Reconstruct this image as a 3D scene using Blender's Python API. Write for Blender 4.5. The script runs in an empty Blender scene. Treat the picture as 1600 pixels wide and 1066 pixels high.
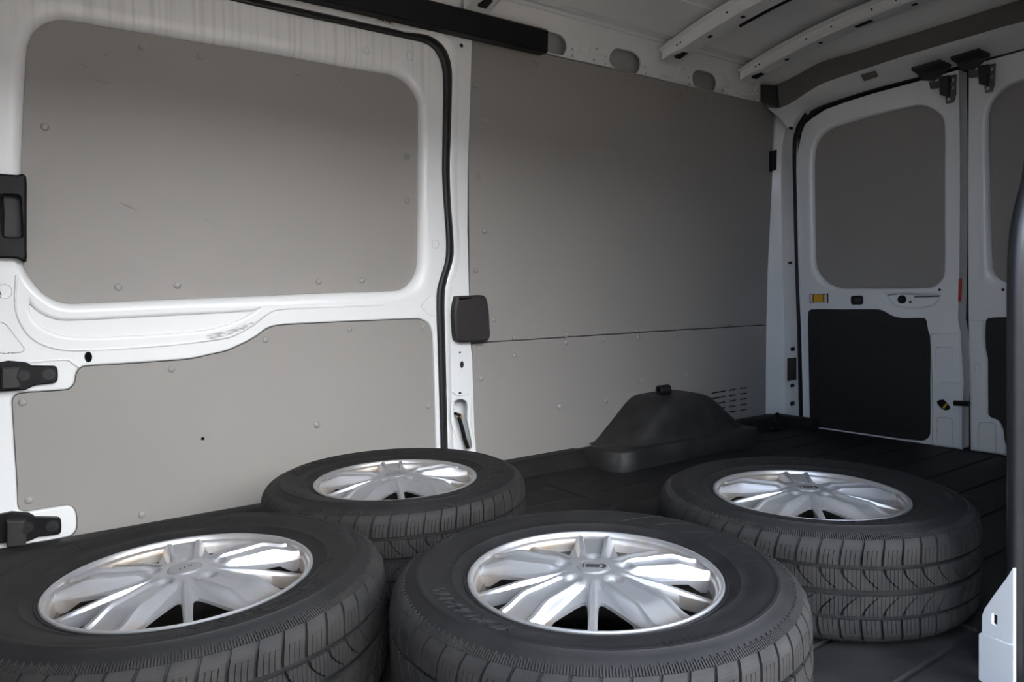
import bpy, math, random
import numpy as np
from mathutils import Vector, Matrix
from mathutils.geometry import tessellate_polygon

random.seed(4)
scene = bpy.context.scene
C = scene.collection

# ------------------------------------------------------------------ camera
F, CX, CY, H = 1085.9, 800.0, 533.0, 0.702
YAW, PITCH, ROLL = (math.radians(a) for a in (34.33, 3.25, -1.2055))
FW = Vector((math.sin(YAW)*math.cos(PITCH), math.cos(YAW)*math.cos(PITCH), -math.sin(PITCH)))
_r = Vector((math.cos(YAW), -math.sin(YAW), 0)); _u = _r.cross(FW)
RT = _r*math.cos(ROLL) + _u*math.sin(ROLL)
UP = -_r*math.sin(ROLL) + _u*math.cos(ROLL)
cam = bpy.data.cameras.new('camera'); cam.sensor_width = 36; cam.lens = F/1600*36
cam.clip_start = 0.02
cam_o = bpy.data.objects.new('camera', cam); C.objects.link(cam_o)
M = Matrix((RT, UP, -FW)).transposed().to_4x4(); M.translation = Vector((0, 0, H))
cam_o.matrix_world = M
scene.camera = cam_o

# ------------------------------------------------------------------ light and exposure
world = bpy.data.worlds.new('overcast_sky'); scene.world = world; world.use_nodes = True
wn = world.node_tree; bg = wn.nodes['Background']
bg.inputs[0].default_value = (0.315, 0.38, 0.49, 1); bg.inputs[1].default_value = 1.0     # clear blue sky
sun = bpy.data.lights.new('sun', 'SUN'); sun.energy = 7.0; sun.angle = .0093; sun.color = (1, 1, 1)
sun_o = bpy.data.objects.new('sun', sun); C.objects.link(sun_o)
sun_o.rotation_euler = (-math.radians(90-35), 0, math.radians(12))      # from behind the far side, 35 degrees up
SHADE_H = 15.7  # height of the added unseen block, sets where its shade ends
scene.view_settings.view_transform = 'Standard'; scene.view_settings.look = 'None'
scene.view_settings.gamma = 1; scene.view_settings.use_curve_mapping = False
scene.view_settings.exposure = 3.55

# ------------------------------------------------------------------ materials
MATS = {}
def mat(name, col, rough=.5, metal=0., coat=0., var=.06, vscale=6., bump=0., bscale=200., stretch=(1, 1, 1), spec=.5, col2=None, lo=.35, hi=.7):
    m = bpy.data.materials.new(name); m.use_nodes = True; MATS[name] = m
    nt = m.node_tree; b = nt.nodes['Principled BSDF']
    b.inputs['Roughness'].default_value = rough; b.inputs['Metallic'].default_value = metal
    b.inputs['Coat Weight'].default_value = coat; b.inputs['Coat Roughness'].default_value = .15
    b.inputs['Specular IOR Level'].default_value = spec
    tc = nt.nodes.new('ShaderNodeTexCoord'); mp = nt.nodes.new('ShaderNodeMapping'); mp.inputs['Scale'].default_value = stretch
    nt.links.new(tc.outputs['Object'], mp.inputs[0])
    n = nt.nodes.new('ShaderNodeTexNoise'); n.inputs['Scale'].default_value = vscale; n.inputs['Detail'].default_value = 6
    nt.links.new(mp.outputs[0], n.inputs['Vector'])
    r = nt.nodes.new('ShaderNodeValToRGB')
    c2 = col2 or tuple(c*(1-var*2) for c in col)
    r.color_ramp.elements[0].position = lo; r.color_ramp.elements[1].position = hi
    r.color_ramp.elements[0].color = (*c2, 1); r.color_ramp.elements[1].color = (*col, 1)
    nt.links.new(n.outputs['Fac'], r.inputs[0]); nt.links.new(r.outputs[0], b.inputs['Base Color'])
    if bump:
        n2 = nt.nodes.new('ShaderNodeTexNoise'); n2.inputs['Scale'].default_value = bscale; n2.inputs['Detail'].default_value = 3
        nt.links.new(tc.outputs['Object'], n2.inputs['Vector'])
        bp = nt.nodes.new('ShaderNodeBump'); bp.inputs['Strength'].default_value = bump; bp.inputs['Distance'].default_value = .002
        nt.links.new(n2.outputs['Fac'], bp.inputs['Height']); nt.links.new(bp.outputs[0], b.inputs['Normal'])
    return m
white = mat('white_body_paint', (.80, .81, .81), .34, coat=.3, var=.02, vscale=3)
dusty = mat('dusty_white_paint', (.80, .81, .81), .38, coat=.2, vscale=4, stretch=(16, 1, .35), col2=(.66, .655, .63), lo=.3, hi=.52)
board = mat('grey_lining_board', (.298, .280, .264), .5, var=.02, vscale=2.5, bump=.05, bscale=500)
rivm = mat('grey_rivet_plastic', (.305, .290, .275), .4, var=.02)
blackp = mat('black_plastic', (.009, .009, .010), .48, var=.2, vscale=20, bump=.1, bscale=600, spec=.25)
darkp = mat('dark_grey_plastic', (.028, .0265, .026), .55, var=.1, bump=.15, bscale=500)
bumperm = mat('charcoal_plastic', (.030, .026, .027), .5, var=.1, bump=.2, bscale=700)
sealm = mat('black_rubber_seal', (.014, .014, .015), .5, var=.1)
nsealm = mat('weathered_rubber_seal', (.011, .012, .014), .38, var=.15, vscale=30, spec=.35)
blackpanel = mat('black_door_card', (.013, .013, .014), .6, var=.1, bump=.15, bscale=400)
liner = mat('black_floor_liner', (.018, .0175, .017), .62, var=.2, vscale=9, bump=.35, bscale=350, col2=(.008, .008, .0085), spec=.3)
archm = mat('scuffed_black_liner', (.034, .033, .031), .55, vscale=10, bump=.2, bscale=300, col2=(.014, .014, .015), spec=.4)
rubber = mat('tyre_rubber', (.0155, .0148, .0148), .62, vscale=14, col2=(.010, .0097, .0097), bump=.1, bscale=500, spec=.22)
treadm = mat('tread_rubber', (.026, .024, .0225), .72, vscale=20, col2=(.015, .0145, .0145), bump=.15, bscale=400, spec=.25)
greym = mat('grey_bracket_steel', (.13, .125, .12), .5, metal=.3, var=.1)
trimg = mat('dark_header_trim', (.135, .125, .118), .6, var=.05, bump=.1)
hole_shade = mat('painted_hole_shade', (.01, .01, .01), .8)  # near-black colour painted in for the shade inside holes
amber = mat('amber_reflector', (.75, .38, .02), .3, var=.1, vscale=60)
redm = mat('red_reflector', (.50, .03, .02), .4)
yellow = mat('yellow_plastic', (.62, .40, .03), .45)
copper = mat('orange_connector', (.45, .22, .10), .5)
paper = mat('paper_sticker', (.72, .70, .65), .7)
inkm = mat('black_ink', (.01, .01, .01), .5)
redink = mat('red_ink', (.45, .20, .18), .6)
asphalt = mat('asphalt_ground', (.45, .36, .265), .9, var=.15, vscale=3)
skin = mat('outer_skin_inside', (.30, .30, .30), .6)

def streaks():
    nt = dusty.node_tree; b = nt.nodes['Principled BSDF']; ramp = [n for n in nt.nodes if n.type == 'VALTORGB'][0]; tc = [n for n in nt.nodes if n.type == 'TEX_COORD'][0]
    sp = nt.nodes.new('ShaderNodeSeparateXYZ'); nt.links.new(tc.outputs['Object'], sp.inputs[0])
    mr = nt.nodes.new('ShaderNodeMapRange'); mr.inputs[1].default_value = 1.42; mr.inputs[2].default_value = 1.56; nt.links.new(sp.outputs[2], mr.inputs[0])
    mx = nt.nodes.new('ShaderNodeMixRGB'); mx.inputs[1].default_value = (.80, .81, .81, 1)
    nt.links.new(mr.outputs[0], mx.inputs[0]); nt.links.new(ramp.outputs[0], mx.inputs[2]); nt.links.new(mx.outputs[0], b.inputs['Base Color'])
streaks()
def alloy():
    m = mat('silver_alloy', (.43, .435, .45), .37, metal=.68, var=.02, vscale=30)
    nt = m.node_tree; b = nt.nodes['Principled BSDF']
    ramp = [n for n in nt.nodes if n.type == 'VALTORGB'][0]
    tc = [n for n in nt.nodes if n.type == 'TEX_COORD'][0]
    # brake-dust staining that clings to the outer barrel, broken up by noise
    sep = nt.nodes.new('ShaderNodeSeparateXYZ'); nt.links.new(tc.outputs['Object'], sep.inputs[0])
    ln = nt.nodes.new('ShaderNodeVectorMath'); ln.operation = 'LENGTH'
    cb = nt.nodes.new('ShaderNodeCombineXYZ'); nt.links.new(sep.outputs[0], cb.inputs[0]); nt.links.new(sep.outputs[1], cb.inputs[1])
    nt.links.new(cb.outputs[0], ln.inputs[0])
    mr = nt.nodes.new('ShaderNodeMapRange'); mr.inputs[1].default_value = .10; mr.inputs[2].default_value = .205
    nt.links.new(ln.outputs['Value'], mr.inputs[0])
    mz = nt.nodes.new('ShaderNodeMapRange'); mz.inputs[1].default_value = .004; mz.inputs[2].default_value = -.018
    nt.links.new(sep.outputs[2], mz.inputs[0])
    mu = nt.nodes.new('ShaderNodeMath'); mu.operation = 'MULTIPLY'; nt.links.new(mr.outputs[0], mu.inputs[0]); nt.links.new(mz.outputs[0], mu.inputs[1])
    nz = nt.nodes.new('ShaderNodeTexNoise'); nz.inputs['Scale'].default_value = 18; nz.inputs['Detail'].default_value = 5
    nt.links.new(tc.outputs['Object'], nz.inputs['Vector'])
    m2 = nt.nodes.new('ShaderNodeMapRange'); m2.inputs[1].default_value = .35; m2.inputs[2].default_value = .75; nt.links.new(nz.outputs['Fac'], m2.inputs[0])
    m3 = nt.nodes.new('ShaderNodeMath'); m3.operation = 'MULTIPLY'; nt.links.new(mu.outputs[0], m3.inputs[0]); nt.links.new(m2.outputs[0], m3.inputs[1])
    mix = nt.nodes.new('ShaderNodeMixRGB'); mix.inputs[2].default_value = (.30, .21, .11, 1)
    nt.links.new(m3.outputs[0], mix.inputs[0]); nt.links.new(ramp.outputs[0], mix.inputs[1]); nt.links.new(mix.outputs[0], b.inputs['Base Color'])
    return m
alloym = alloy()
capm = mat('cap_alloy', (.30, .30, .31), .4, metal=.45)

# ------------------------------------------------------------------ object helpers
def tag(o, label=None, cat=None, group=None, kind=None):
    if label: o['label'] = label
    if cat: o['category'] = cat
    if group: o['group'] = group
    if kind: o['kind'] = kind
    return o
def base_of(p):
    v = Vector((0, 0, 0))
    while p is not None: v += p.location; p = p.parent
    return v
def link(o, parent):
    C.objects.link(o)
    if parent is not None: o.parent = parent
    return o
def empty(name, loc=(0, 0, 0), parent=None):
    o = bpy.data.objects.new(name, None); o.location = loc; o.empty_display_size = .05
    return link(o, parent)
def mesh(name, V, Fc, m, smooth=35):
    me = bpy.data.meshes.new(name); me.from_pydata([tuple(map(float, v)) for v in V], [], [tuple(int(i) for i in f) for f in Fc]); me.validate(); me.update()
    me.materials.append(m)
    if smooth:
        me.polygons.foreach_set('use_smooth', [True]*len(me.polygons))
        me.set_sharp_from_angle(angle=math.radians(smooth))
    return me
def fixnormals(me):
    import bmesh
    bm = bmesh.new(); bm.from_mesh(me); bmesh.ops.recalc_face_normals(bm, faces=bm.faces); bm.to_mesh(me); bm.free()
def obj(name, V, Fc, m, parent=None, smooth=35, local=False, fix=True):
    """V in world coordinates (unless local); stored relative to the parent's base"""
    b = Vector((0, 0, 0)) if local else base_of(parent)
    me = mesh(name, [(v[0]-b.x, v[1]-b.y, v[2]-b.z) for v in V], Fc, m, smooth)
    if fix: fixnormals(me)
    return link(bpy.data.objects.new(name, me), parent)
class MB:
    def __init__(s): s.V = []; s.F = []
    def add(s, V, Fc):
        n = len(s.V); s.V += [tuple(v) for v in V]; s.F += [tuple(i+n for i in f) for f in Fc]
    def box(s, x0, x1, y0, y1, z0, z1, bev=0):
        a, b, c = min(x0, x1), min(y0, y1), min(z0, z1); A, B, Cc = max(x0, x1), max(y0, y1), max(z0, z1)
        if bev <= 0:
            V = [(a, b, c), (A, b, c), (A, B, c), (a, B, c), (a, b, Cc), (A, b, Cc), (A, B, Cc), (a, B, Cc)]
            s.add(V, [(0, 3, 2, 1), (4, 5, 6, 7), (0, 1, 5, 4), (1, 2, 6, 5), (2, 3, 7, 6), (3, 0, 4, 7)]); return
        import bmesh
        bm = bmesh.new(); bmesh.ops.create_cube(bm, size=1)
        for v in bm.verts: v.co = ((a+A)/2+v.co.x*(A-a), (b+B)/2+v.co.y*(B-b), (c+Cc)/2+v.co.z*(Cc-c))
        bmesh.ops.bevel(bm, geom=bm.edges[:], offset=bev, segments=2, affect='EDGES', profile=.5)
        bm.verts.index_update(); s.add([v.co[:] for v in bm.verts], [[v.index for v in f.verts] for f in bm.faces]); bm.free()
    def tube(s, P, rad, n=8, cap=True):
        P = [Vector(p) for p in P]; N = len(P); V = []
        rr = rad if hasattr(rad, '__len__') else [rad]*N
        up = Vector((0, 0, 1)) if abs((P[-1]-P[0]).normalized().z) < .9 else Vector((1, 0, 0))
        for i, p in enumerate(P):
            t = (P[min(i+1, N-1)]-P[max(i-1, 0)]).normalized(); a = t.cross(up).normalized(); b = t.cross(a)
            for k in range(n):
                th = 2*math.pi*k/n; V.append(p+rr[i]*(math.cos(th)*a+math.sin(th)*b))
        Fc = [(i*n+k, i*n+(k+1) % n, (i+1)*n+(k+1) % n, (i+1)*n+k) for i in range(N-1) for k in range(n)]
        if cap: Fc += [tuple(range(n)), tuple((N-1)*n+k for k in range(n))]
        s.add(V, Fc)
    def build(s, name, m, parent=None, **k): return obj(name, s.V, s.F, m, parent, **k)
def lathe(prof, n, close=False, a0=0):
    V = []; Fc = []
    for r, z in prof:
        for k in range(n):
            t = a0+2*math.pi*k/n; V.append((r*math.cos(t), r*math.sin(t), z))
    m = len(prof)
    for i in range(m if close else m-1):
        for k in range(n):
            a, b = i*n, ((i+1) % m)*n
            Fc.append((a+k, a+(k+1) % n, b+(k+1) % n, b+k))
    return V, Fc

# ------------------------------------------------------------------ photo pixel -> surface it lies on
def ray(px, py): px, py = float(px), float(py); return (px-CX)/F*RT - (py-CY)/F*UP + FW
class Plane:
    """axis 'Y': Y = c - k z - d, (u,v) = (X,Z);  axis 'X': X = c - k z - d, (u,v) = (Y,Z)"""
    def __init__(s, ax, c, k): s.ax, s.c, s.k = ax, c, k
    def hit(s, px, py, d=0):
        r = ray(px, py); t = (s.c-s.k*H-d)/((r.y if s.ax == 'Y' else r.x)+s.k*r.z)
        P = r*t; return ((P.x if s.ax == 'Y' else P.y), P.z+H)
    def P(s, u, v, d=0):
        w = s.c-s.k*v-d
        return (u, w, v) if s.ax == 'Y' else (w, u, v)
    def hits(s, L, d=0): return [s.hit(x, y, d) for x, y in L]
WALL = Plane('Y', 2.375, .025)
REAR = Plane('X', 3.40, .045)
RAIL = Plane('Y', 3.2075, .5)
def floor_hit(px, py, z=0.):
    r = ray(px, py); t = (z-H)/r.z; return (r.x*t, r.y*t)

def cr(pts, n=6, closed=True):
    out = []; N = len(pts); P = [np.array(p, float) for p in pts]
    for i in range(N if closed else N-1):
        if closed: a, b, c, d = P[i-1], P[i], P[(i+1) % N], P[(i+2) % N]
        else: a, b, c, d = P[max(i-1, 0)], P[i], P[i+1], P[min(i+2, N-1)]
        # centripetal-ish: limit tangents by segment length
        L = np.linalg.norm(c-b)
        m1 = (c-a); m2 = (d-b)
        m1 = m1/(np.linalg.norm(m1)+1e-9)*L*.9; m2 = m2/(np.linalg.norm(m2)+1e-9)*L*.9
        for k in range(n):
            t = k/n
            out.append(tuple((2*t**3-3*t*t+1)*b+(t**3-2*t*t+t)*m1+(-2*t**3+3*t*t)*c+(t**3-t*t)*m2))
    if not closed: out.append(tuple(P[-1]))
    return out
def resample(pts, n):
    P = np.array(pts, float); s = np.concatenate([[0], np.cumsum(np.linalg.norm(np.diff(P, axis=0), axis=1))])
    t = np.linspace(0, s[-1], n); return [tuple(np.interp(x, s, P[:, j]) for j in range(P.shape[1])) for x in t]
def area(L): return .5*sum(L[i-1][0]*L[i][1]-L[i][0]*L[i-1][1] for i in range(len(L)))
def offset(L, dist):
    """move a closed 2D loop inwards by dist"""
    s = 1 if area(L) > 0 else -1; N = len(L); out = []
    for i in range(N):
        a, b, c = (np.array(L[(i+k) % N], float) for k in (-1, 0, 1))
        e1 = b-a; e2 = c-b; l1 = np.linalg.norm(e1)+1e-9; l2 = np.linalg.norm(e2)+1e-9
        n1 = np.array((-e1[1], e1[0]))/l1; n2 = np.array((-e2[1], e2[0]))/l2
        m = n1+n2; q = m@m
        m = m*2/q if q > .5 else n1
        out.append(tuple(b+s*dist*m))
    return out
def circ(u, v, ru, rv=None, n=12): return [(u+ru*math.cos(2*math.pi*k/n), v+(rv or ru)*math.sin(2*math.pi*k/n)) for k in range(n)]
def rrect(u0, u1, v0, v1, r, n=5):
    out = []
    for (cx, cy, a) in ((u1-r, v1-r, 0), (u0+r, v1-r, 90), (u0+r, v0+r, 180), (u1-r, v0+r, 270)):
        for k in range(n+1):
            t = math.radians(a+90*k/n); out.append((cx+r*math.cos(t), cy+r*math.sin(t)))
    return out
def plate_data(pl, out, holes=(), d=0., th=.002, bev=0.):
    loops = [list(out)]+[list(h) for h in holes]
    V = []; Fc = []
    tops = []
    for i, L in enumerate(loops):
        tops.append(offset(L, bev if i == 0 else -bev) if bev > 0 else L)
    tri = tessellate_polygon([[Vector((u, v, 0)) for u, v in L] for L in tops])
    flat = [p for L in tops for p in L]; n = len(flat)
    V += [pl.P(u, v, d) for u, v in flat]; Fc += [tuple(t) for t in tri]
    V += [pl.P(u, v, d-th) for L in loops for u, v in L]; Fc += [tuple(i+n for i in t) for t in tri]
    if bev > 0: V += [pl.P(u, v, d-bev*.8) for L in loops for u, v in L]
    o = 0
    for L in loops:
        k = len(L)
        for i in range(k):
            j = (i+1) % k
            if bev > 0:
                Fc.append((o+i, o+j, 2*n+o+j, 2*n+o+i)); Fc.append((2*n+o+i, 2*n+o+j, n+o+j, n+o+i))
            else: Fc.append((o+i, o+j, n+o+j, n+o+i))
        o += k
    return V, Fc
def plate(name, pl, out, holes=(), d=0., th=.002, bev=0., m=None, parent=None, **k):
    V, Fc = plate_data(pl, out, holes, d, th, bev)
    return obj(name, V, Fc, m, parent, **k)
def ray_poly(c, ang, L):
    dx, dy = math.cos(ang), math.sin(ang); best = None
    for i in range(len(L)):
        ax, ay = L[i-1][0]-c[0], L[i-1][1]-c[1]; bx, by = L[i][0]-c[0], L[i][1]-c[1]
        ex, ey = bx-ax, by-ay; den = dx*ey-dy*ex
        if abs(den) < 1e-12: continue
        t = (ax*ey-ay*ex)/den; s = (ax*dy-ay*dx)/den
        if t > 0 and -1e-9 <= s <= 1+1e-9 and (best is None or t > best): best = t
    best = best or .01
    return (c[0]+dx*best, c[1]+dy*best)
def match(inner, outer):
    c = np.mean(np.array(inner), axis=0)
    return [ray_poly(c, math.atan2(p[1]-c[1], p[0]-c[0]), outer) for p in inner]
def roll_data(pl, inner, outer, dI, dO, n=6):
    V = []; Fc = []; N = len(inner)
    for k in range(n+1):
        t = k/n*math.pi/2; f = 1-math.cos(t); g = math.sin(t)
        for a, b in zip(inner, outer): V.append(pl.P(a[0]+(b[0]-a[0])*f, a[1]+(b[1]-a[1])*f, dI+(dO-dI)*g))
    for k in range(n):
        for i in range(N): j = (i+1) % N; Fc.append((k*N+i, k*N+j, (k+1)*N+j, (k+1)*N+i))
    return V, Fc
def strip(rows):
    """rows: list of polylines (3D) with equal counts"""
    V = [p for r in rows for p in r]; n = len(rows[0])
    return V, [(i*n+k, i*n+k+1, (i+1)*n+k+1, (i+1)*n+k) for i in range(len(rows)-1) for k in range(n-1)]

# ================================================================== STRUCTURE
# ground outside the van
g = MB(); g.add([(-40, -40, -.66), (40, -40, -.66), (40, 40, -.66), (-40, 40, -.66)], [(0, 1, 2, 3)])
tag(g.build('ground', asphalt, None, smooth=0), 'grey asphalt ground outside under the van', None, None, 'structure')

# unseen, added for the light: facade bounces sun indoors, block shades van and ground
fc = MB(); fc.box(-9, 26, -12.4, -12, -.66, 11.0, .02)
tag(fc.build('wall_added_bounce', mat('added_bounce_facade', (.63, .64, .65), .8, var=.04, vscale=1), None, smooth=0), 'unseen pale facade added across the yard to bounce sunlight into the doorway', None, None, 'structure')
fc = MB(); fc.box(-30, 34, 5, 9, -.66, SHADE_H, .02)
tag(fc.build('wall_added_shade', mat('added_shade_block', (.30, .22, .18), .8, var=.1, vscale=2), None, smooth=0), 'unseen tall block added behind the van to cast shade', None, None, 'structure')

# ---- floor: black ribbed liner
floor = MB(); floor.box(-.5, 3.42, .42, 2.36, -.05, -.006)
floor_o = tag(floor.build('floor', liner, None, smooth=0), 'black ribbed plastic load floor liner', None, None, 'structure')
ys = [.46, .62, .78, .94, 1.10, 1.26, 1.42, 1.58, 1.735, 1.895, 2.05, 2.165]
xs = [-.5, .55, 1.58, 2.62, 3.355]
def pad(name, x0, x1, y0, y1):
    b = MB(); g_ = .005; e = .0025
    V = [(x0+g_, y0+g_, -.006), (x1-g_, y0+g_, -.006), (x1-g_, y1-g_, -.006), (x0+g_, y1-g_, -.006)]
    T = [(x0+g_+e, y0+g_+e, 0), (x1-g_-e, y0+g_+e, 0), (x1-g_-e, y1-g_-e, 0), (x0+g_+e, y1-g_-e, 0)]
    b.add(V+T, [(4, 5, 6, 7), (0, 1, 5, 4), (1, 2, 6, 5), (2, 3, 7, 6), (3, 0, 4, 7), (0, 3, 2, 1)])
    return b.build(name, liner, floor_o, smooth=0)
for i in range(len(xs)-1):
    for j in range(len(ys)-1):
        x0, x1 = xs[i], xs[i+1]
        if ys[j+1] > 2.1 and x1 > 1.9 and x0 < 2.85:
            if i == 2: pad('liner_rib', 1.58, 1.84, ys[j], ys[j+1])
            if i == 3: pad('liner_rib', 2.88, 3.355, ys[j], ys[j+1])
            continue
        pad('liner_rib', x0, x1, ys[j], ys[j+1])
# upturned lip along the far wall, in front of and behind the arch
def lip(x0, x1, name='liner_lip'):
    prof = [(2.215, -.006), (2.235, .000), (2.268, .050), (2.276, .056), (2.286, .058), (2.362, .050), (2.362, -.006)]
    V = [(x, y, z) for x in (x0, x1) for y, z in prof]; n = len(prof)
    Fc = [(i, (i+1) % n, n+(i+1) % n, n+i) for i in range(n)]+[tuple(range(n)), tuple(range(n, 2*n))]
    return obj(name, V, Fc, liner, floor_o)
lip(-.5, 1.925); lip(2.81, 3.33)
b = MB(); b.box(3.30, 3.365, 2.08, 2.33, -.006, .055, .01); b.build('liner_lip', liner, floor_o)

# ---- far wall: outer skin, pillars, lining panels, roof rail
wf = MB(); wf.box(-.6, 3.5, 2.50, 2.54, -.1, 1.95)
wall_far = tag(wf.build('wall_far', skin, None, smooth=0), 'far side wall of the van with grey lining panels', None, None, 'structure')
rv, rf = lathe([(.0005, .0045), (.005, .0042), (.0085, .003), (.0105, .0008), (.0112, -.001)], 14)
rv2 = [(x, -z, y) for x, y, z in rv]
rivet_me = mesh('rivet', rv2, rf, rivm, 60); fixnormals(rivet_me)
def rivets(parent, L, d, sc=1.):
    b = base_of(parent)
    for px, py in L:
        u, v = WALL.hit(px, py, d); P = WALL.P(u, v, d)
        o = bpy.data.objects.new('rivet', rivet_me); o.location = Vector(P)-b; o.scale = (sc,)*3; link(o, parent)
def slot(pl, x0, x1, y, hpx, d):
    (xa, ya), (xb, yb) = (x0, y[0]), (x1, y[1])
    return pl.hits([(xa, ya-hpx), (xb, yb-hpx), (xb, yb+hpx), (xa, ya+hpx)], d)
UPL = [(737.5, 59), (850, 84.5), (1000, 118), (1210, 165), (1206, 290), (1199, 430), (1197.5, 507.2), (1000, 518.8), (768, 533.9), (735.5, 535.6), (734, 457), (732, 270), (734, 160)]
up_o = plate('upper_lining_panel', WALL, WALL.hits(UPL, .004), [], .004, .006, .001, board, wall_far)
LOL = [(737.5, 537.3), (768, 535.3), (1000, 520.2), (1197.5, 508.4), (1196.5, 640), (1196.5, 662), (1000, 703), (800, 745), (743, 757), (741, 640)]
vents = []
k7 = lambda x, y: (900+x/4.444, 580+y/4.444)
for r in range(5):
    for (xa, xb, ya, yb) in ((945, 1040, 154, 138), (1065, 1112, 134, 127), (1140, 1188, 122, 115)):
        dy = r*38; a = k7(xa, ya+dy); c = k7(xb, yb+dy)
        vents.append(slot(WALL, a[0], c[0], (a[1], c[1]), 1.0, .004))
lo_o = plate('lower_lining_panel', WALL, WALL.hits(LOL, .004), vents, .004, .006, .001, board, wall_far)
plate('vent_shade_sheet', WALL, WALL.hits([(1095, 595), (1180, 592), (1180, 655), (1095, 660)], -.02), [], -.012, .003, 0, hole_shade, wall_far)  # added dark sheet, stands in for the shade behind the slots
rivets(up_o, [(743, 134), (758, 188), (749, 275), (757, 361), (743, 423), (772, 500), (838, 98), (915, 116), (984, 131), (1062, 148), (1105, 158), (803, 528), (885, 524), (945, 519), (1000, 515), (1058, 511.5), (1140, 506), (1188, 503)], .004)
rivets(lo_o, [(750, 545), (752, 592), (804, 555.5), (885, 535.7), (944, 531), (998, 527), (1058, 523), (1140, 517), (1188, 514.5), (874, 636), (947, 627), (1000, 595), (1073, 586), (1189, 558), (1189, 597)], .004)

# door seal (black) between sliding door and pillar
SL = [(250, -27), (400, 10), (653, 64.6), (668.5, 69.7), (681, 81), (691, 106), (692.6, 152), (691, 270), (693.9, 323), (697, 374), (696.4, 404), (690, 427), (683.7, 447.5), (682, 475), (683.7, 530), (688.8, 707), (691, 790)]
SR = [(255, -40), (400, -1), (628, 50), (668.5, 55), (686, 64.6), (699, 81), (705.8, 106), (706, 152), (703, 270), (705, 323), (708.6, 374), (708.6, 402), (702.7, 424.6), (696.4, 447), (694.6, 475), (696, 530), (700, 707), (703, 795)]
def pxline(L, n=90, sub=6): return resample(cr(L, sub, False), n)
sl, sr = pxline(SL), pxline(SR)
def wline(L, d, pl=WALL): return [pl.P(*pl.hit(x, y, d), d) for x, y in L]
mid = [((a[0]+c[0])/2, (a[1]+c[1])/2) for a, c in zip(sl, sr)]
q1 = [((a[0]*.8+c[0]*.2), (a[1]*.8+c[1]*.2)) for a, c in zip(sl, sr)]
q2 = [((a[0]*.2+c[0]*.8), (a[1]*.2+c[1]*.8)) for a, c in zip(sl, sr)]
V, Fc = strip([wline(sl, -.012), wline(sl, .006), wline(q1, .013), wline(mid, .016), wline(q2, .013), wline(sr, .004), wline(sr, -.015)])
obj('door_seal', V, Fc, sealm, wall_far, smooth=60)

# B pillar beside the seal
PR = [(760, 62), (739, 60.5), (735, 160), (731.5, 270), (731, 360), (734, 457), (736, 536), (738, 560), (742.5, 690), (745, 770)]
pr = pxline(PR, 90)
cut = [p for p in sr if p[0] > 600]
PL2 = pxline([(640, 41), (672, 46), (695, 56), (709, 74), (715, 100), (716, 152), (713.5, 270), (715, 323), (718, 374), (718.5, 402), (714, 424.6), (707, 447), (704, 475), (704, 530), (706, 640), (709, 720), (712, 795)], 90)
sr2 = pxline([p for p in SR if p[0] > 610], 90)
V, Fc = strip([wline(sr2, -.02), wline(sr2, -.004), wline([((a[0]*.6+c[0]*.4), (a[1]*.6+c[1]*.4)) for a, c in zip(sr2, PL2)], .0), wline(PL2, .014)])
obj('pillar_return', V, Fc, white, wall_far, smooth=60)
pout = WALL.hits([p for p in PL2], .014)
pout += WALL.hits([(742.5, 790), (742, 690), (738, 560), (735.5, 536), (733, 457), (730.5, 360), (731, 270), (734.5, 160), (737.5, 62), (690, 48), (640, 38)], .014)
ph = [circ(*WALL.hit(721.5, 71, .014), .008), circ(*WALL.hit(719, 551, .014), .005), circ(*WALL.hit(722, 570, .014), .009, .014), circ(*WALL.hit(719, 616, .014), .008, .009)]
ph.append(cr(WALL.hits([(710, 628), (729, 627), (730, 655), (737, 690), (737, 701), (722, 703), (712, 665)], .014), 3))
plate('pillar', WALL, pout, ph, .014, .004, .001, white, wall_far)
plate('pillar_hole_shade', WALL, WALL.hits([(708, 542), (734, 542), (735, 622), (708, 622)], .008), [], .008, .002, 0, hole_shade, wall_far)  # dark sheet put behind the holes in place of their shade
# inside the pillar opening: pale back plate, strap with connector
plate('pillar_backing', WALL, WALL.hits([(700, 600), (746, 600), (750, 730), (705, 730)], -.05), [], -.05, .003, 0, white, wall_far)
st = MB(); st.tube([WALL.P(*WALL.hit(x, y, -.02), -.02) for x, y in ((717, 652), (722, 668), (726, 685), (731, 700))], .008, 8)
st.build('strap', blackp, wall_far)
st = MB(); st.tube([WALL.P(*WALL.hit(x, y, -.015), -.015) for x, y in ((710, 646), (719, 649))], .006, 8); st.build('cable_end', blackp, wall_far)
st = MB(); st.tube([WALL.P(*WALL.hit(x, y, -.014), -.014) for x, y in ((719, 648), (721, 653))], .005, 8); st.build('connector', copper, wall_far)
# raised seams on pillar
for L in ([(707, 612), (713, 617), (733, 616)], [(706, 632), (706, 660), (713, 685), (719, 706)], [(735, 617), (735.5, 655), (741, 690), (742, 707)]):
    t = MB(); t.tube([WALL.P(*WALL.hit(x, y, .014), .014) for x, y in cr(L, 5, False)], .0045, 6); t.build('pillar_bead', white, wall_far)
# black bump pad
BP = [(718, 462.6), (735, 461.8), (754.6, 461.4), (761, 466.4), (764.8, 485.5), (766, 510), (766.6, 526), (761, 533), (740, 534.5), (719, 535), (714, 530.5), (712, 510), (711, 487), (715.4, 463.6)]
o = plate('door_bump_pad', WALL, cr(WALL.hits(BP, .05), 3), [], .05, .05, .008, bumperm, None)
tag(o, 'charcoal plastic bump pad on the white pillar beside the sliding door', 'bump pad')

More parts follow.
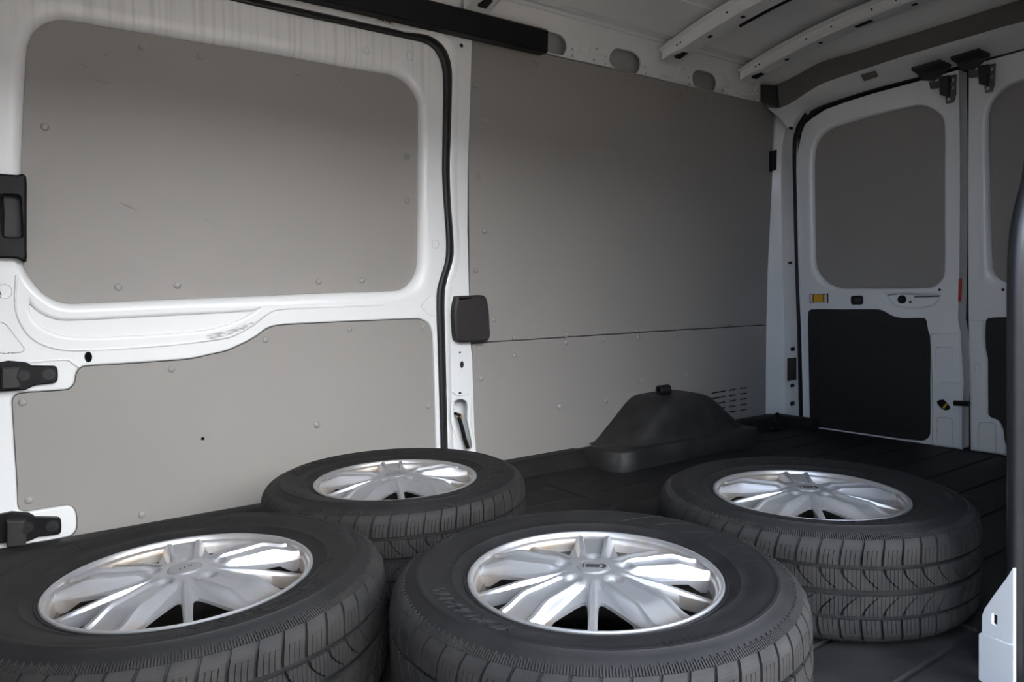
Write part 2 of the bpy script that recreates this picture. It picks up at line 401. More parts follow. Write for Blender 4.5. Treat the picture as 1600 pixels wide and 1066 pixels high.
# ---- roof rail above the panels
RB = [(300, -45), (737, 59), (1000, 117.5), (1195, 161), (1230, 169)]
rail_bot = [RAIL.hit(x, y) for x, y in RB]
zb = rail_bot[2][1]
out = [(-.4, zb), (3.30, zb), (3.30, 1.868), (-.4, 1.868)]
rh = [cr(RAIL.hits([(840, 44), (857, 49), (876, 54), (885, 64), (886, 76), (880, 86), (856, 81), (838, 77)]), 3),
      cr(RAIL.hits([(962, 76), (978, 78), (990, 81), (1000, 90), (1001.5, 102), (996, 114), (980, 112), (964, 108), (953.5, 98), (953.5, 86)]), 3),
      cr(RAIL.hits([(1090, 109), (1114, 115), (1120.6, 126), (1119, 138), (1113, 142), (1088, 136), (1083, 128), (1083, 116)]), 3)]
for x, y, r in ((895, 76, .006), (895, 87, .005), (933, 76, .004), (928, 94, .005), (946, 89, .005), (946, 100, .005), (1009, 104, .006), (1009, 115, .005), (1071, 107, .005), (1063, 126, .005), (1077, 121, .005), (1077, 131, .005), (1131, 141, .010), (1138, 136, .006), (1138, 146, .006), (1183, 147, .006), (1183, 156, .006)):
    rh.append(circ(*RAIL.hit(x, y), r, r, 8))
rail = plate('roof_rail', RAIL, out, rh, 0, .010, .0015, white, wall_far)
plate('roof_rail_backing', RAIL, [(-.4, 1.70), (3.30, 1.70), (3.30, 1.88), (-.4, 1.88)], [], -.10, .003, 0, mat('inner_rail_grey', (.5, .5, .5), .5), wall_far)  # plain mid grey, keeps the oval holes distinct from the white rail
# embossed pads around rib feet
for x, y in ((1040, 106), (1160, 137)):
    L = [(x-26, y-27), (x-12, y-2), (x-8, y+10), (x+12, y+14), (x+20, y+5), (x+24, y-12)]
    t = MB(); t.tube([RAIL.P(*RAIL.hit(a, c), 0) for a, c in cr(L, 5, False)], .005, 6); t.build('rail_bead', white, wall_far)
for x in (905, 920):
    t = MB(); t.tube([RAIL.P(*RAIL.hit(x, y, 0), 0) for y in (x*.225-146, x*.225-120)], .0035, 6); t.build('rail_bead', white, wall_far)

# ---- black sliding-door track cover under the roof
tb = MB()
z0, z1 = 1.690, 1.779
prof = [(2.25, z0), (2.245, z0+.005), (2.240, z1-.008), (2.246, z1), (2.295, z1+.002), (2.300, z0+.005)]
V = [(x, y, z) for x in (-.4, 1.735) for y, z in prof]; n = len(prof)
tb.add(V, [(i, (i+1) % n, n+(i+1) % n, n+i) for i in range(n)]+[tuple(range(n)), tuple(range(n, 2*n))])
tag(tb.build('track_cover', blackp, None, smooth=25), 'long black track cover bar above the sliding door', 'track cover')
# white ledge under the cover with a paper sticker
plate('header_ledge', WALL, WALL.hits([(255, -42), (400, -3), (628, 48), (668.5, 53), (700, 60), (745, 66), (745, 40), (480, -25), (300, -70)], .002), [], .002, .004, 0, white, wall_far)
HD = Plane('Y', 2.375-.004, .025)
so = plate('sticker', HD, HD.hits([(587, 24), (616, 31), (615, 41), (586, 33)], 0), [], .0, .001, 0, paper, wall_far)
for (x0, y0, x1, y1, w, m) in ((591, 29.5, 600, 32, 1.3, inkm), (604, 30, 609, 31.3, 1.4, inkm), (602.5, 33.3, 606, 34.4, 1.2, redink), (607, 35.2, 611, 36.3, 1.2, inkm)):
    plate('sticker_print', HD, HD.hits([(x0, y0-w), (x1, y1-w), (x1, y1+w), (x0, y0+w)], .0006), [], .0006, .0004, 0, m, so)

# ---- ceiling skin with beads, ribs
YC = 1.40
def zr(y): return 1.872-.095*(abs(y-YC)/.85)**2.2
def zceil(y): return zr(y)+.05
cp = [(2.40, 1.862), (2.290, 1.862), (2.286, 1.868), (2.262, 1.862), (2.252, 1.872), (2.226, 1.868), (2.216, 1.884), (2.19, 1.889)]
yy = np.linspace(2.18, YC, 14)
half = cp+[(y, zceil(y)+.025*(1 if y < 2.16 else .6)) for y in yy]
full = half+[(2*YC-y, z) for y, z in reversed(half[:-1])]
V, Fc = strip([[(x, y, z) for y, z in full] for x in np.linspace(-.5, 3.35, 12)])
nv = len(V); V += [(x, y, z+.03) for x, y, z in V]
n = len(full)
Fc += [tuple(i+nv for i in f) for f in Fc]
ceil_o = tag(obj('ceiling', V, Fc, white, None, smooth=40, fix=False), 'white painted steel van roof with cross ribs', None, None, 'structure')
for y in (1.98, 1.70, 1.42, 1.12):
    t = MB(); z = np.interp(-y, [-a for a, _ in full], [c for _, c in full])
    t.tube([(x, y, z+.001) for x in (-.4, 3.2)], .005, 6); t.build('roof_bead', white, ceil_o)
def rib(x0, x1, hgt=.05):
    ysr = np.linspace(2.262, 2*YC-2.262, 41)
    e = .008
    rows = []
    for dx, dz in ((-.022, hgt+.004), (-.022, hgt), (0, hgt-.006), (0, e), (e, 0), ((x1-x0)-e, 0), (x1-x0, e), (x1-x0, hgt-.006), (x1-x0+.022, hgt), (x1-x0+.022, hgt+.004)):
        rows.append([(x0+dx, y, zr(y)+dz+(.01 if (dz == 0 and abs(y-YC) > .8) else 0)) for y in ysr])
    V, Fc = strip(rows)
    k = len(ysr)
    Fc += [tuple(i*k for i in range(len(rows))), tuple(i*k+k-1 for i in range(len(rows)))]
    r = obj('roof_rib', V, Fc, white, ceil_o, smooth=40)
    xm = (x0+x1)/2
    for y, w, l in ((2.19, .018, .05), (2.03, .010, .018), (1.86, .010, .014), (1.66, .014, .07), (1.45, .01, .02)):
        s = MB(); zc = zr(y)-.0015; sl_ = (zr(y+.01)-zr(y-.01))/.02
        s.add([(xm-w, y-l/2, zc-sl_*l/2), (xm+w, y-l/2, zc-sl_*l/2), (xm+w, y+l/2, zc+sl_*l/2), (xm-w, y+l/2, zc+sl_*l/2)]+[(xm+a*w, y+c*l/2, zr(y)+.012) for a, c in ((-1, -1), (1, -1), (1, 1), (-1, 1))],
              [(0, 1, 2, 3), (4, 5, 6, 7), (0, 1, 5, 4), (1, 2, 6, 5), (2, 3, 7, 6), (3, 0, 4, 7)])
        s.build('rib_slot', hole_shade, r, smooth=0)  # dark box instead of a cut slot, its shade is painted
    for y in (2.17, 2.15, 1.9, 1.78, 1.6, 1.5):
        s = MB(); s.tube([(x0-.0012, y, zr(y)+.026), (x0+.004, y, zr(y)+.026)], .0045, 8); s.build('rib_hole', hole_shade, r)  # dark plug, hole shade painted as colour
    return r
rib(1.36, 1.46); rib(2.40, 2.50); rib(2.955, 3.05)
# cable bundle clipped along the middle rib
t = MB(); t.tube([(2.522, y, zr(y)+.012) for y in np.linspace(1.93, .9, 14)], .009, 8)
wb = t.build('wiring_loom', blackp, None); tag(wb, 'dark wiring loom clipped along the roof rib', 'cable')

# ---- rear header, dark trim band, seals (arched, mirrored about the van's centre line)
def arch(L, X, n=60):
    pts = []
    for x, y in L:
        r = ray(x, y); t = X/r.x; pts.append((r.y*t, r.z*t+H))
    h = [p for p in pts if p[0] > YC+.02]
    h = cr(h, 5, False)
    zt = h[-1][1]
    fl = h+[(YC, zt)]+[(2*YC-y, z) for y, z in reversed(h)]
    return [(X, y, z) for y, z in resample(fl, n)]
DT = [(1197, 134), (1210, 134), (1245, 117.5), (1282, 97.5), (1332, 82.5), (1400, 61), (1487, 35)]
DB = [(1197, 167), (1215, 169), (1237.5, 159), (1265, 141), (1285, 130), (1335, 112.5), (1415, 86), (1487, 65)]
HE = [(1216, 182), (1236, 176), (1262.5, 155), (1290, 147), (1335, 130), (1400, 107), (1450, 94), (1500, 81)]
ST = [(1242, 215), (1247.5, 190), (1260, 177.5), (1282.5, 165), (1312.5, 155), (1360, 140), (1425, 122.5), (1475, 109), (1510, 100)]
SB = [(1248, 215), (1253, 194), (1266, 183), (1288, 170), (1320, 158.5), (1362, 145.5), (1427, 128), (1477, 114), (1510, 105)]
a1, a2 = arch(DT, 3.20), arch(DB, 3.20)
hw_ = MB(); hw_.box(3.52, 3.55, .40, 2.52, -.1, 1.95)
wall_rear = tag(hw_.build('wall_rear', skin, None, smooth=0), 'rear end of the van around the back doors', None, None, 'structure')
V, Fc = strip([[(x+.04, y, z) for x, y, z in a1], a1, a2, [(x+.03, y, z-.002) for x, y, z in a2]])
obj('header_trim', V, Fc, trimg, wall_rear, smooth=30)
# white header above the trim up to the roof
up1 = [(3.19, y, z+.004) for x, y, z in a1]; up0 = [(3.16, y, max(z+.01, zr(y)-.02)) for x, y, z in a1]; upm = [(3.10, y, zr(y)+.03) for x, y, z in a1]; upz = [(3.05, y, zr(y)+.04) for x, y, z in a1]
V, Fc = strip([upz, upm, up0, up1, [(3.23, y, z-.002) for x, y, z in a1]])
obj('header_upper', V, Fc, white, wall_rear, smooth=50)
b1 = [(3.205, y, z) for x, y, z in a2]; b2 = arch(HE, 3.26); b3 = arch(ST, 3.335); b4 = arch(SB, 3.338)
bm_ = [((p[0]*.5+q[0]*.5)-.012, (p[1]+q[1])/2, (p[2]+q[2])/2+.0) for p, q in zip(b1, b2)]
V, Fc = strip([b1, bm_, b2, b3])
obj('header_beam', V, Fc, white, wall_rear, smooth=50)
V, Fc = strip([b3, [(3.325, p[1], (p[2]+q[2])/2) for p, q in zip(b3, b4)], b4, [(3.38, y, z) for x, y, z in b4]])
obj('header_seal', V, Fc, sealm, wall_rear, smooth=60)
# opening in header beam (small dark window) with frame
def quad_on(pts3, th_dir=Vector((-1, 0, 0)), lift=.002, depth=.006):
    P = [Vector(p) for p in pts3]
    return [p+th_dir*lift for p in P]+[p-th_dir*depth for p in P], [(0, 1, 2, 3), (4, 5, 6, 7), (0, 1, 5, 4), (1, 2, 6, 5), (2, 3, 7, 6), (3, 0, 4, 7)]
def hitX(px, py, X): r = ray(px, py); t = X/r.x; return (X, r.y*t, r.z*t+H)
V, Fc = quad_on([hitX(x, y, 3.215) for x, y in ((1345, 117), (1367, 111), (1371, 119), (1350, 126.5))]); obj('header_slot', V, Fc, trimg, wall_rear, smooth=0)
# dark end block where trim meets the side rail
V, Fc = quad_on([hitX(x, y, 3.19) for x, y in ((1190, 133), (1213, 134), (1216, 168), (1190, 160))], lift=.01, depth=.06); obj('trim_end', V, Fc, darkp, wall_rear, smooth=0)

# ---- D pillar
DL = pxline([(1217, 168), (1212.5, 190), (1206, 300), (1200, 430), (1197.5, 530), (1197, 656)], 40)
DM = pxline([(1242, 165), (1230, 195), (1222, 230), (1221, 300), (1223, 430), (1225.5, 530), (1227, 656)], 40)
DR = pxline([(1258, 172), (1245, 190), (1238, 215), (1239, 300), (1242, 430), (1245, 530), (1248, 660)], 40)
DP = Plane('Y', 2.345, .03)
rowA = [WALL.P(*WALL.hit(x, y, .002), .002) for x, y in DL]
rowB = [DP.P(*DP.hit(x, y), 0) for x, y in DM]
rowC = [REAR.P(*REAR.hit(x, y, .05), .05) for x, y in DR]
rowA0 = [(p[0], p[1]+.03, p[2]) for p in rowA]
rowM = [((a[0]*.12+c[0]*.88), (a[1]*.12+c[1]*.88)-.004, a[2]*.12+c[2]*.88) for a, c in zip(rowA, rowB)]
V, Fc = strip([rowA0, rowA, rowM, rowB, rowC, [(p[0]+.05, p[1], p[2]) for p in rowC]])
obj('rear_pillar', V, Fc, white, wall_rear, smooth=25)
def dots(L, f, m=hole_shade):
    for (x, y, ru, rv) in L:
        s = MB(); c = Vector(f(x, y)); s_ = f(x+ru, y); u_ = f(x, y-rv)
        du = Vector(s_)-c; dv = Vector(u_)-c; nrm = du.cross(dv).normalized()
        if nrm.dot(-c) < 0: nrm = -nrm
        N = 12; ring = [c+du*math.cos(2*math.pi*k/N)+dv*math.sin(2*math.pi*k/N) for k in range(N)]
        s.add([p+nrm*.0015 for p in ring]+[p-nrm*.02 for p in ring], [tuple(range(N)), tuple(range(N, 2*N))]+[(k, (k+1) % N, N+(k+1) % N, N+k) for k in range(N)])
        s.build('bolt_hole', m, wall_rear, smooth=0)  # solid near-black disc painted in for the shade of a hole
def onA(x, y):
    r = ray(x, y)
    # interpolate wall-facing pillar face between rows A and B by depth plane through both
    d = DP.hit(x, y); return DP.P(d[0], d[1], .012)
dots([(1211, 340, 2.2, 4), (1208, 567.5, 3, 4), (1205.5, 588, 2.2, 3.5), (1214, 638, 1.8, 3.5)], lambda x, y: (lambda q, w: tuple((1-w)*a+w*c for a, c in zip(q[0], q[1])))(*(lambda i: ((rowA[i], rowB[i]), .45))(int(np.clip(np.argmin([abs(p[1]-y) for p in DL]), 0, 39)))))
plate('pillar_slot', WALL, WALL.hits([(1206, 236), (1214, 234), (1213.5, 265), (1205.5, 268)], .02), [], .02, .03, .001, blackp, wall_rear)
dots([(1234, 200, 1.4, 2.6), (1233, 411, 1.4, 2.2), (1237, 546, 1.6, 3), (1236.5, 603, 1.4, 2.6), (1236.5, 631, 1.6, 3.4)], lambda x, y: REAR.P(*REAR.hit(x, y, .066), .066))
plate('pillar_slot', REAR, REAR.hits([(1230, 560), (1241, 559), (1241, 594), (1230, 596)], .066), [], .066, .02, 0, darkp, wall_rear)
# seal along the pillar
s1 = pxline([(1258, 176), (1245, 196), (1238, 225), (1238.5, 300), (1242, 430), (1245.5, 530), (1248, 668)], 40)
s2 = pxline([(1266, 183), (1253, 200), (1245, 228), (1245, 300), (1248, 430), (1252, 530), (1255, 670)], 40)
V, Fc = strip([[REAR.P(*REAR.hit(x, y, .045), .045) for x, y in s1], [REAR.P(*REAR.hit((a[0]+c[0])/2, (a[1]+c[1])/2, .055), .055) for a, c in zip(s1, s2)], [REAR.P(*REAR.hit(x, y, .04), .04) for x, y in s2], [REAR.P(*REAR.hit(x, y, -.02), -.02) for x, y in s2]])
obj('rear_seal', V, Fc, sealm, wall_rear, smooth=60)

rs = MB(); rs.box(-.6, 3.56, .34, 2.56, 1.955, 1.975); rs.build('roof_skin', white, ceil_o, smooth=0)
fp = MB(); fp.box(-.6, 3.56, .43, 2.56, -.10, -.06); fp.build('floor_pan', skin, floor_o, smooth=0)
# ---- near wall with the open doorway the picture is taken through
NW = Plane('Y', .42, 0)
opening = [(1.43, -.03), (1.43, .60), (1.50, .75), (1.50, 1.55), (1.40, 1.66), (-.05, 1.66), (-.15, 1.55), (-.15, -.03)]
nw = plate('wall_near', NW, [(-.6, -.1), (3.5, -.1), (3.5, 1.95), (-.6, 1.95)], [opening], .05, .06, 0, white, None)
tag(nw, 'near side wall of the van around the open doorway', None, None, 'structure')
wb_ = MB(); wb_.box(-.56, -.5, .40, 2.52, -.1, 1.95); tag(wb_.build('wall_front', board, None, smooth=0), 'bulkhead behind the driver cab', None, None, 'structure')
plate('inner_lining', NW, [(1.56, .06), (3.3, .06), (3.3, 1.70), (1.56, 1.70)], [], .0-.0121, .002, 0, board, nw)
# rubber seal of the near opening
SEALP = Plane('Y', .50, 0)
pth = [SEALP.P(*SEALP.hit(x, y), 0) for x, y in cr([(1618, 150), (1617, 230), (1611, 280), (1600, 325), (1592, 370), (1589, 430), (1588.5, 520), (1588.5, 700), (1588, 900), (1588, 1110)], 5, False)]
t = MB(); t.tube(pth, .0145, 14)
ns = t.build('doorway_seal', nsealm, None, smooth=60); tag(ns, 'ribbed dark rubber seal along the open doorway edge', 'door seal')
t = MB(); t.tube([(x+.022, y-.004, z) for x, y, z in pth], .012, 12); t.build('seal_lip', nsealm, ns, smooth=60)
t = MB(); t.tube([(x+.006, y-.016, z) for x, y, z in pth], .004, 8); t.build('seal_ridge', nsealm, ns, smooth=60)
# white sill bracket at the foot of the near pillar
class FacePlane:
    def __init__(s, p0, n): s.p0 = Vector(p0); s.n = Vector(n).normalized(); s.t = Vector((-s.n.y, s.n.x, 0))
    def hit(s, px, py, d=0):
        r = ray(px, py); o = Vector((0, 0, H)); t = ((s.p0-o).dot(s.n)+d)/r.dot(s.n); P = o+r*t-s.p0
        return (P.dot(s.t), P.z+s.p0.z)
    def P(s, u, v, d=0): q = s.p0+s.t*u+s.n*d; return (q.x, q.y, v)
    def hits(s, L, d=0): return [s.hit(x, y, d) for x, y in L]
BK = FacePlane((1.37, .515, .0), (-.86, .51, 0))
o = plate('near_pillar_foot', BK, BK.hits([(1584, 888), (1572, 903), (1552, 930), (1537, 952), (1533.5, 962), (1533, 1000), (1533, 1130), (1584, 1130)]), [rrect(*sorted((BK.hit(1550, 960)[0], BK.hit(1557.5, 960)[0])), BK.hit(1553, 976)[1], BK.hit(1553, 960)[1], .001, 2)], 0, .004, .0015, white, nw)
plate('pillar_foot_sleeve', BK, BK.hits([(1528.5, 991), (1531, 989), (1584, 1010), (1584, 1130), (1528.5, 1130)], .006), [], .006, .004, .0015, white, nw)
plate('foot_hole_shade', BK, BK.hits([(1548, 956), (1560, 956), (1560, 980), (1548, 980)], -.02), [], -.02, .004, 0, hole_shade, nw)  # dark sheet painted in as the shade inside the square hole

# ================================================================== SLIDING DOOR IN THE FAR WALL
door1 = empty('door_1', (.65, 2.37, .0)); tag(door1, 'closed white sliding door with grey lining boards', None, None, 'structure')
WD = -.030
WIN = [(42, 76), (45, 68), (52, 52), (65, 40), (80, 33.5), (100, 31.5), (130, 36), (200, 48), (300, 64.5), (400, 80.5), (500, 98.5), (590, 114.5), (612.8, 119), (628, 126.6), (640.6, 139.3), (649.5, 154.5), (652.5, 172), (652.3, 270), (651.5, 350), (650.8, 412), (648, 427), (640.6, 440), (630.5, 449.5), (618, 454.3), (501, 458.3), (400, 462.6), (250, 468.5), (142, 473.3), (106, 474.3), (86, 470), (66, 457.5), (48, 437), (36.7, 417), (33.4, 400), (33, 270), (37, 160)]
WOUT = [(14, 160), (18, 90), (23, 58), (33, 30), (51, 11), (68, 4), (100, 4.5), (142, 10), (223, 24), (300, 36.5), (400, 54), (500, 72), (600, 91), (630, 102), (648, 119), (660, 142), (666, 162), (668.5, 190), (668.5, 270), (669, 340), (672, 380), (674, 412), (672, 432), (663, 452), (645, 464), (618, 470), (501, 474), (400, 478), (266, 482), (127, 488), (98, 487), (78, 480), (58, 466), (40, 449), (27, 425), (22, 400), (17, 270)]
LOW = [(19, 640), (18.5, 626), (24, 617.5), (35.5, 614), (70, 611.5), (104, 609), (111.5, 605), (117, 596), (118, 586), (123, 577), (132, 572.5), (170, 570), (238, 565.6), (299, 560.5), (329, 554), (354.6, 548), (380, 536.5), (400, 526), (412.7, 516), (425, 510.3), (440.5, 507.8), (501, 504.5), (570, 501.5), (643, 498.6), (658, 499.4), (668.5, 505.7), (673.6, 516), (676, 535), (678.5, 620), (681, 705), (684, 780), (600, 806), (300, 888), (150, 929), (60, 952), (40, 940), (34, 874), (33, 862.6), (34.7, 856), (41.3, 851), (67.5, 846.6), (107, 839), (114.5, 834.4), (119, 827), (120, 817.5), (118.4, 800.6), (115.4, 795), (110, 791), (103, 790), (70, 795), (39.4, 799.7), (32, 798), (28, 792), (27, 780), (26.6, 763), (23, 707)]
win_in = cr(WALL.hits(WIN, WD), 4); win_out = match(win_in, cr(WALL.hits(WOUT, 0), 4))
low_in = cr(WALL.hits(LOW, -.006), 3); low_out = offset(low_in, -.006)
# recessed arm-rest pocket in the frame
POC = [(45, 463), (55, 476), (70, 487), (90, 494.5), (110, 496), (180, 493), (300, 487), (395, 482), (410, 479.5), (405, 487), (380, 502), (350, 514), (310, 522), (230, 528), (140, 532), (100, 530), (70, 520), (50, 505), (40, 485)]
poc_out = cr(WALL.hits(POC, 0), 4); poc_in = offset(poc_out, .010)
frame_out = WALL.hits([(-75, -60)], 0)+WALL.hits([(250, -27)]+[p for p in SL[1:]], 0)
frame_out = [(x, z) for x, z in WALL.hits([p for p in sl], 0)]+[(1.33, -.02), (-.14, -.02), (-.14, 1.72)]
vb = Vector(base_of(door1))
fr = MB()
frame_holes = [win_out, low_out, poc_out, circ(*WALL.hit(138, 558), .010, .016), circ(*WALL.hit(-6, 460), .012, .012)]
fr.add(*plate_data(WALL, frame_out, frame_holes, 0, .002, 0))
fr.add(*roll_data(WALL, win_in, win_out, WD, 0, 7))
fr.add(*roll_data(WALL, low_in, low_out, -.012, 0, 4))
fr.add(*roll_data(WALL, poc_in, poc_out, -.010, 0, 5))
fr.add(*plate_data(WALL, poc_in, [], -.010, .001, 0))
frame = fr.build('door_frame', dusty, door1, smooth=35)
wp = plate('window_board', WALL, offset(win_in, .0005), [], WD, .004, 0, board, door1)
lp = plate('lower_board', WALL, offset(low_in, .0015), [circ(*WALL.hit(317, 686, -.006), .005)], -.006, .005, .001, board, door1)
rivets(wp, [(70, 198), (222, 74), (313, 88), (463, 113), (535, 124), (636, 245), (636, 313), (566, 438), (498, 440), (277, 446), (185, 449)], WD)
rivets(lp, [(35, 629), (268, 577), (415, 531), (546, 514.6), (661, 511), (669, 635), (495, 664), (45, 782), (222, 805), (50.7, 862.6)], -.006)
# pressed beads on the frame
for L, r in (([(0, 502), (10, 507), (22, 522), (36, 540), (38, 546), (32, 550), (0, 552)], .003), ([(26, 430), (24, 470), (28, 495), (42, 520), (62, 536), (95, 546), (140, 547), (240, 541), (320, 533), (360, 526), (395, 508), (415, 492), (430, 484.5), (470, 481), (600, 476)], .004),
             ([(658, 478), (664, 470), (674, 462), (680, 463)], .002), ([(658, 478), (664, 487), (674, 493), (680, 492)], .002), ([(45, 566), (95, 562), (108, 563), (116, 569), (124, 574)], .004)):
    t = MB(); t.tube([WALL.P(*WALL.hit(x, y, -.0005), -.0005) for x, y in cr(L, 5, False)], r, 6); t.build('frame_bead', dusty, door1, smooth=60)
for x, y, r in ((680.5, 381, .014), (640, 88, .014), (573, 79, .010), (8, 455, .016)):
    u, v = WALL.hit(x, y); t = MB(); t.tube([WALL.P(u+r*math.cos(a), v+r*1.2*math.sin(a), 0) for a in np.linspace(0, 2*math.pi, 20)], .002, 6, False); t.build('pressed_ring', dusty, door1, smooth=60)
scuff = mat('grey_scuff', (.42, .42, .41), .6, vscale=60, stretch=(1, 1, 4), col2=(.74, .75, .75), lo=.42, hi=.55)
plate('paint_scuff', WALL, cr(WALL.hits([(322, 524.5), (350, 518), (375, 510), (396, 503.5), (400, 505), (390, 511), (370, 519.5), (345, 527), (325, 530)], .001), 3), [], .0012, .0008, 0, scuff, frame)

smudge = mat('dark_scuff', (.20, .185, .175), .6, vscale=40, col2=(.27, .255, .24))
for L in ([(141, 122.5), (148, 123.5), (160, 127), (180, 131.5), (160, 129), (147, 126)], [(316, 341), (328, 346), (342, 354), (330, 349)], [(186, 316), (200, 320), (221, 332), (208, 328), (194, 321)], [(122, 98), (130, 101), (140, 107), (131, 104)], [(160, 84), (165, 85), (168, 87.5), (163, 87)]):
    plate('scuff_mark', WALL, WALL.hits(L, WD+.0006), [], WD+.0006, .0005, 0, smudge, wp, smooth=0)
# hinge-side brackets and latch housing
def bracket(px_off, py_off, sc, block_shift):
    root = empty('roller_bracket', (0, 0, 0), door1); root.location = (0, 0, 0)
    f = lambda L, d: WALL.hits([(x*sc+px_off, y*sc+py_off) for x, y in L], d)
    arm = [(-8, 568), (36, 566), (44, 568), (50, 571.5), (84, 572), (89, 575), (90.5, 582), (90, 594), (86, 598.5), (56, 602), (48, 605.5), (38, 609.5), (0, 612), (-8, 612)]
    plate('arm', WALL, cr(f(arm, .016), 2), [], .016, .018, .003, blackp, root)
    for x, y, r in ((36.5, 587, .016), (76.5, 585, .016)):
        u, v = f([(x, y)], .016)[0]
        V, Fc = lathe([(.0005, .000), (.004, .000), (.005, .003), (.010, .003), (.0105, -.001), (.0155, -.001), (.016, -.002)], 16)
        P0 = WALL.P(u, v, .016)
        obj('bolt', [(P0[0]+x_, P0[1]-z_-.0015, P0[2]+y_) for x_, y_, z_ in V], Fc, sealm, root, smooth=30)
    blk = [(2+block_shift[0], 575+block_shift[1]), (30+block_shift[0], 573+block_shift[1]), (32+block_shift[0], 577+block_shift[1]), (28+block_shift[0], 590+block_shift[1]), (33+block_shift[0], 598+block_shift[1]), (32+block_shift[0], 607+block_shift[1]+block_shift[2]), (2+block_shift[0], 609+block_shift[1]+block_shift[2])]
    plate('roller_block', WALL, f(blk, .05), [], .05, .05, .004, darkp, root)
    return root
r1 = bracket(0, 0, 1, (0, 0, 0))
r2 = bracket(5.5, 237, 1.0, (3, 4, 6))
r2.name = 'roller_bracket.001'
lh = MB()
o = plate('latch_housing', WALL, cr(WALL.hits([(-60, 268), (0, 271), (28, 273), (35, 271), (41, 276), (41.5, 300), (41.5, 340), (41.5, 390), (41, 407), (35, 408), (28, 404), (0, 403), (-60, 402)], .03), 2), [rrect(*sorted((WALL.hit(3, 330, .03)[0], WALL.hit(32, 330, .03)[0])), WALL.hit(20, 370, .03)[1], WALL.hit(20, 305, .03)[1], .008, 3)], .03, .06, .005, blackp, door1)
plate('latch_insert', WALL, WALL.hits([(-30, 300), (34, 302), (34, 374), (-30, 374)], -.0), [], .002, .004, 0, darkp, o)
t = MB(); t.tube([WALL.P(*WALL.hit(x, y, .006), .006) for x, y in ((4, 300), (6, 335), (5, 372))], .0025, 6); t.build('latch_cable', blackp, o)

# ================================================================== REAR DOORS
def rear_poly(L, d=0): return REAR.hits(L, d)
# left-hand leaf
d2 = empty('door_2', (3.39, 1.85, 0)); tag(d2, 'left leaf of the rear doors with grey window board and amber marker', None, None, 'structure')
W2 = [(1477, 270), (1477, 200), (1473.6, 185), (1463.5, 175), (1448, 167), (1435.6, 166), (1415, 170), (1370, 181), (1326.7, 192.5), (1301, 201), (1286, 213), (1277, 228), (1273.5, 253), (1273.5, 300), (1275, 380), (1276, 412), (1281, 427), (1293.7, 441), (1311.5, 449.5), (1340, 450.5), (1377, 450.5), (1453, 448.7), (1466, 443.7), (1475, 433.5), (1477, 415)]
O2 = [(1479, 270), (1479, 200), (1475, 183), (1465, 172), (1449, 163.5), (1435, 162), (1412, 166), (1368, 175), (1324, 186), (1296, 194), (1278, 207), (1267, 226), (1263, 253), (1262.5, 300), (1264, 380), (1265, 415), (1270, 432), (1284, 446), (1308, 455), (1340, 456), (1377, 455), (1453, 452.5), (1468, 447), (1477, 436), (1479, 415)]
w2i = cr(rear_poly(W2, -.022), 4); w2o = match(w2i, cr(rear_poly(O2, 0), 4))
L2 = [(1263, 530), (1263, 488), (1268, 483.5), (1320, 483.5), (1372, 483.5), (1382, 487), (1395, 494), (1410, 497), (1443, 497), (1447, 501), (1449.5, 516), (1453, 529), (1453, 600), (1453, 677), (1449.5, 684.6), (1440.6, 689), (1360, 679), (1293.7, 669.4), (1270, 666), (1266, 660)]
P2 = [(1379, 456), (1381, 466), (1389, 477), (1405, 484), (1425, 486), (1446, 484), (1462, 478), (1470, 468), (1472, 458), (1440, 456.5)]
l2 = cr(rear_poly(L2, .004), 3); p2o = cr(rear_poly(P2, 0), 3); p2i = offset(p2o, .016)
top2 = [(1253, 206), (1258, 194), (1270, 184), (1290, 171), (1322, 159.5), (1363, 146.5), (1428, 129), (1477, 115), (1498, 109)]
out2 = rear_poly(top2+[(1499.5, 200), (1500, 300), (1499, 420), (1497, 500), (1501, 520), (1503, 560), (1505, 600), (1502, 640), (1502, 702), (1430, 691.5), (1290, 671), (1258, 667), (1254, 640), (1249, 430), (1246.5, 300), (1246.5, 240)])
fm = MB()
fm.add(*plate_data(REAR, out2, [w2o, p2o, circ(*REAR.hit(1400, 458.5), .007), circ(*REAR.hit(1468, 452.5), .006)][:2], 0, .075, 0))
fm.add(*roll_data(REAR, w2i, w2o, -.022, 0, 5)); fm.add(*roll_data(REAR, p2i, p2o, -.016, 0, 5)); fm.add(*plate_data(REAR, p2i, [], -.016, .001, 0))
fm.build('door_frame', white, d2)
plate('window_board', REAR, offset(w2i, .0005), [], -.022, .004, 0, board, d2)
lpn = plate('lower_panel', REAR, l2, [], .006, .008, .002, blackpanel, d2)
plate('panel_recess', REAR, cr(rear_poly([(1290, 500), (1370, 502), (1385, 508), (1400, 514), (1438, 516), (1440, 600), (1440, 670), (1360, 660), (1290, 652), (1288, 580)], .008), 4), [], .010, .005, .003, blackpanel, lpn)
def rdot(name, x, y, r, d, m, parent, th=.002):
    return plate(name, REAR, circ(*REAR.hit(x, y, d), r, r, 16), [], d, th, 0, m, parent, smooth=0)
rdot('grommet', 1409, 468, .020, -.013, blackp, d2, .004)
for x, y, d in ((1400, 458.5, -.0115), (1422, 472, -.013), (1468, 453, .0015)): rdot('bolt_hole', x, y, .006, d, hole_shade, d2)
mk = plate('marker_lamp', REAR, rear_poly([(1265, 459), (1293.5, 458.5), (1293.5, 473.5), (1265, 474)], .004), [], .004, .008, .001, blackp, d2)
plate('marker_lens', REAR, rear_poly([(1271, 460.5), (1286, 460.3), (1286, 472), (1271, 472.3)], .006), [], .0065, .004, .001, amber, mk)
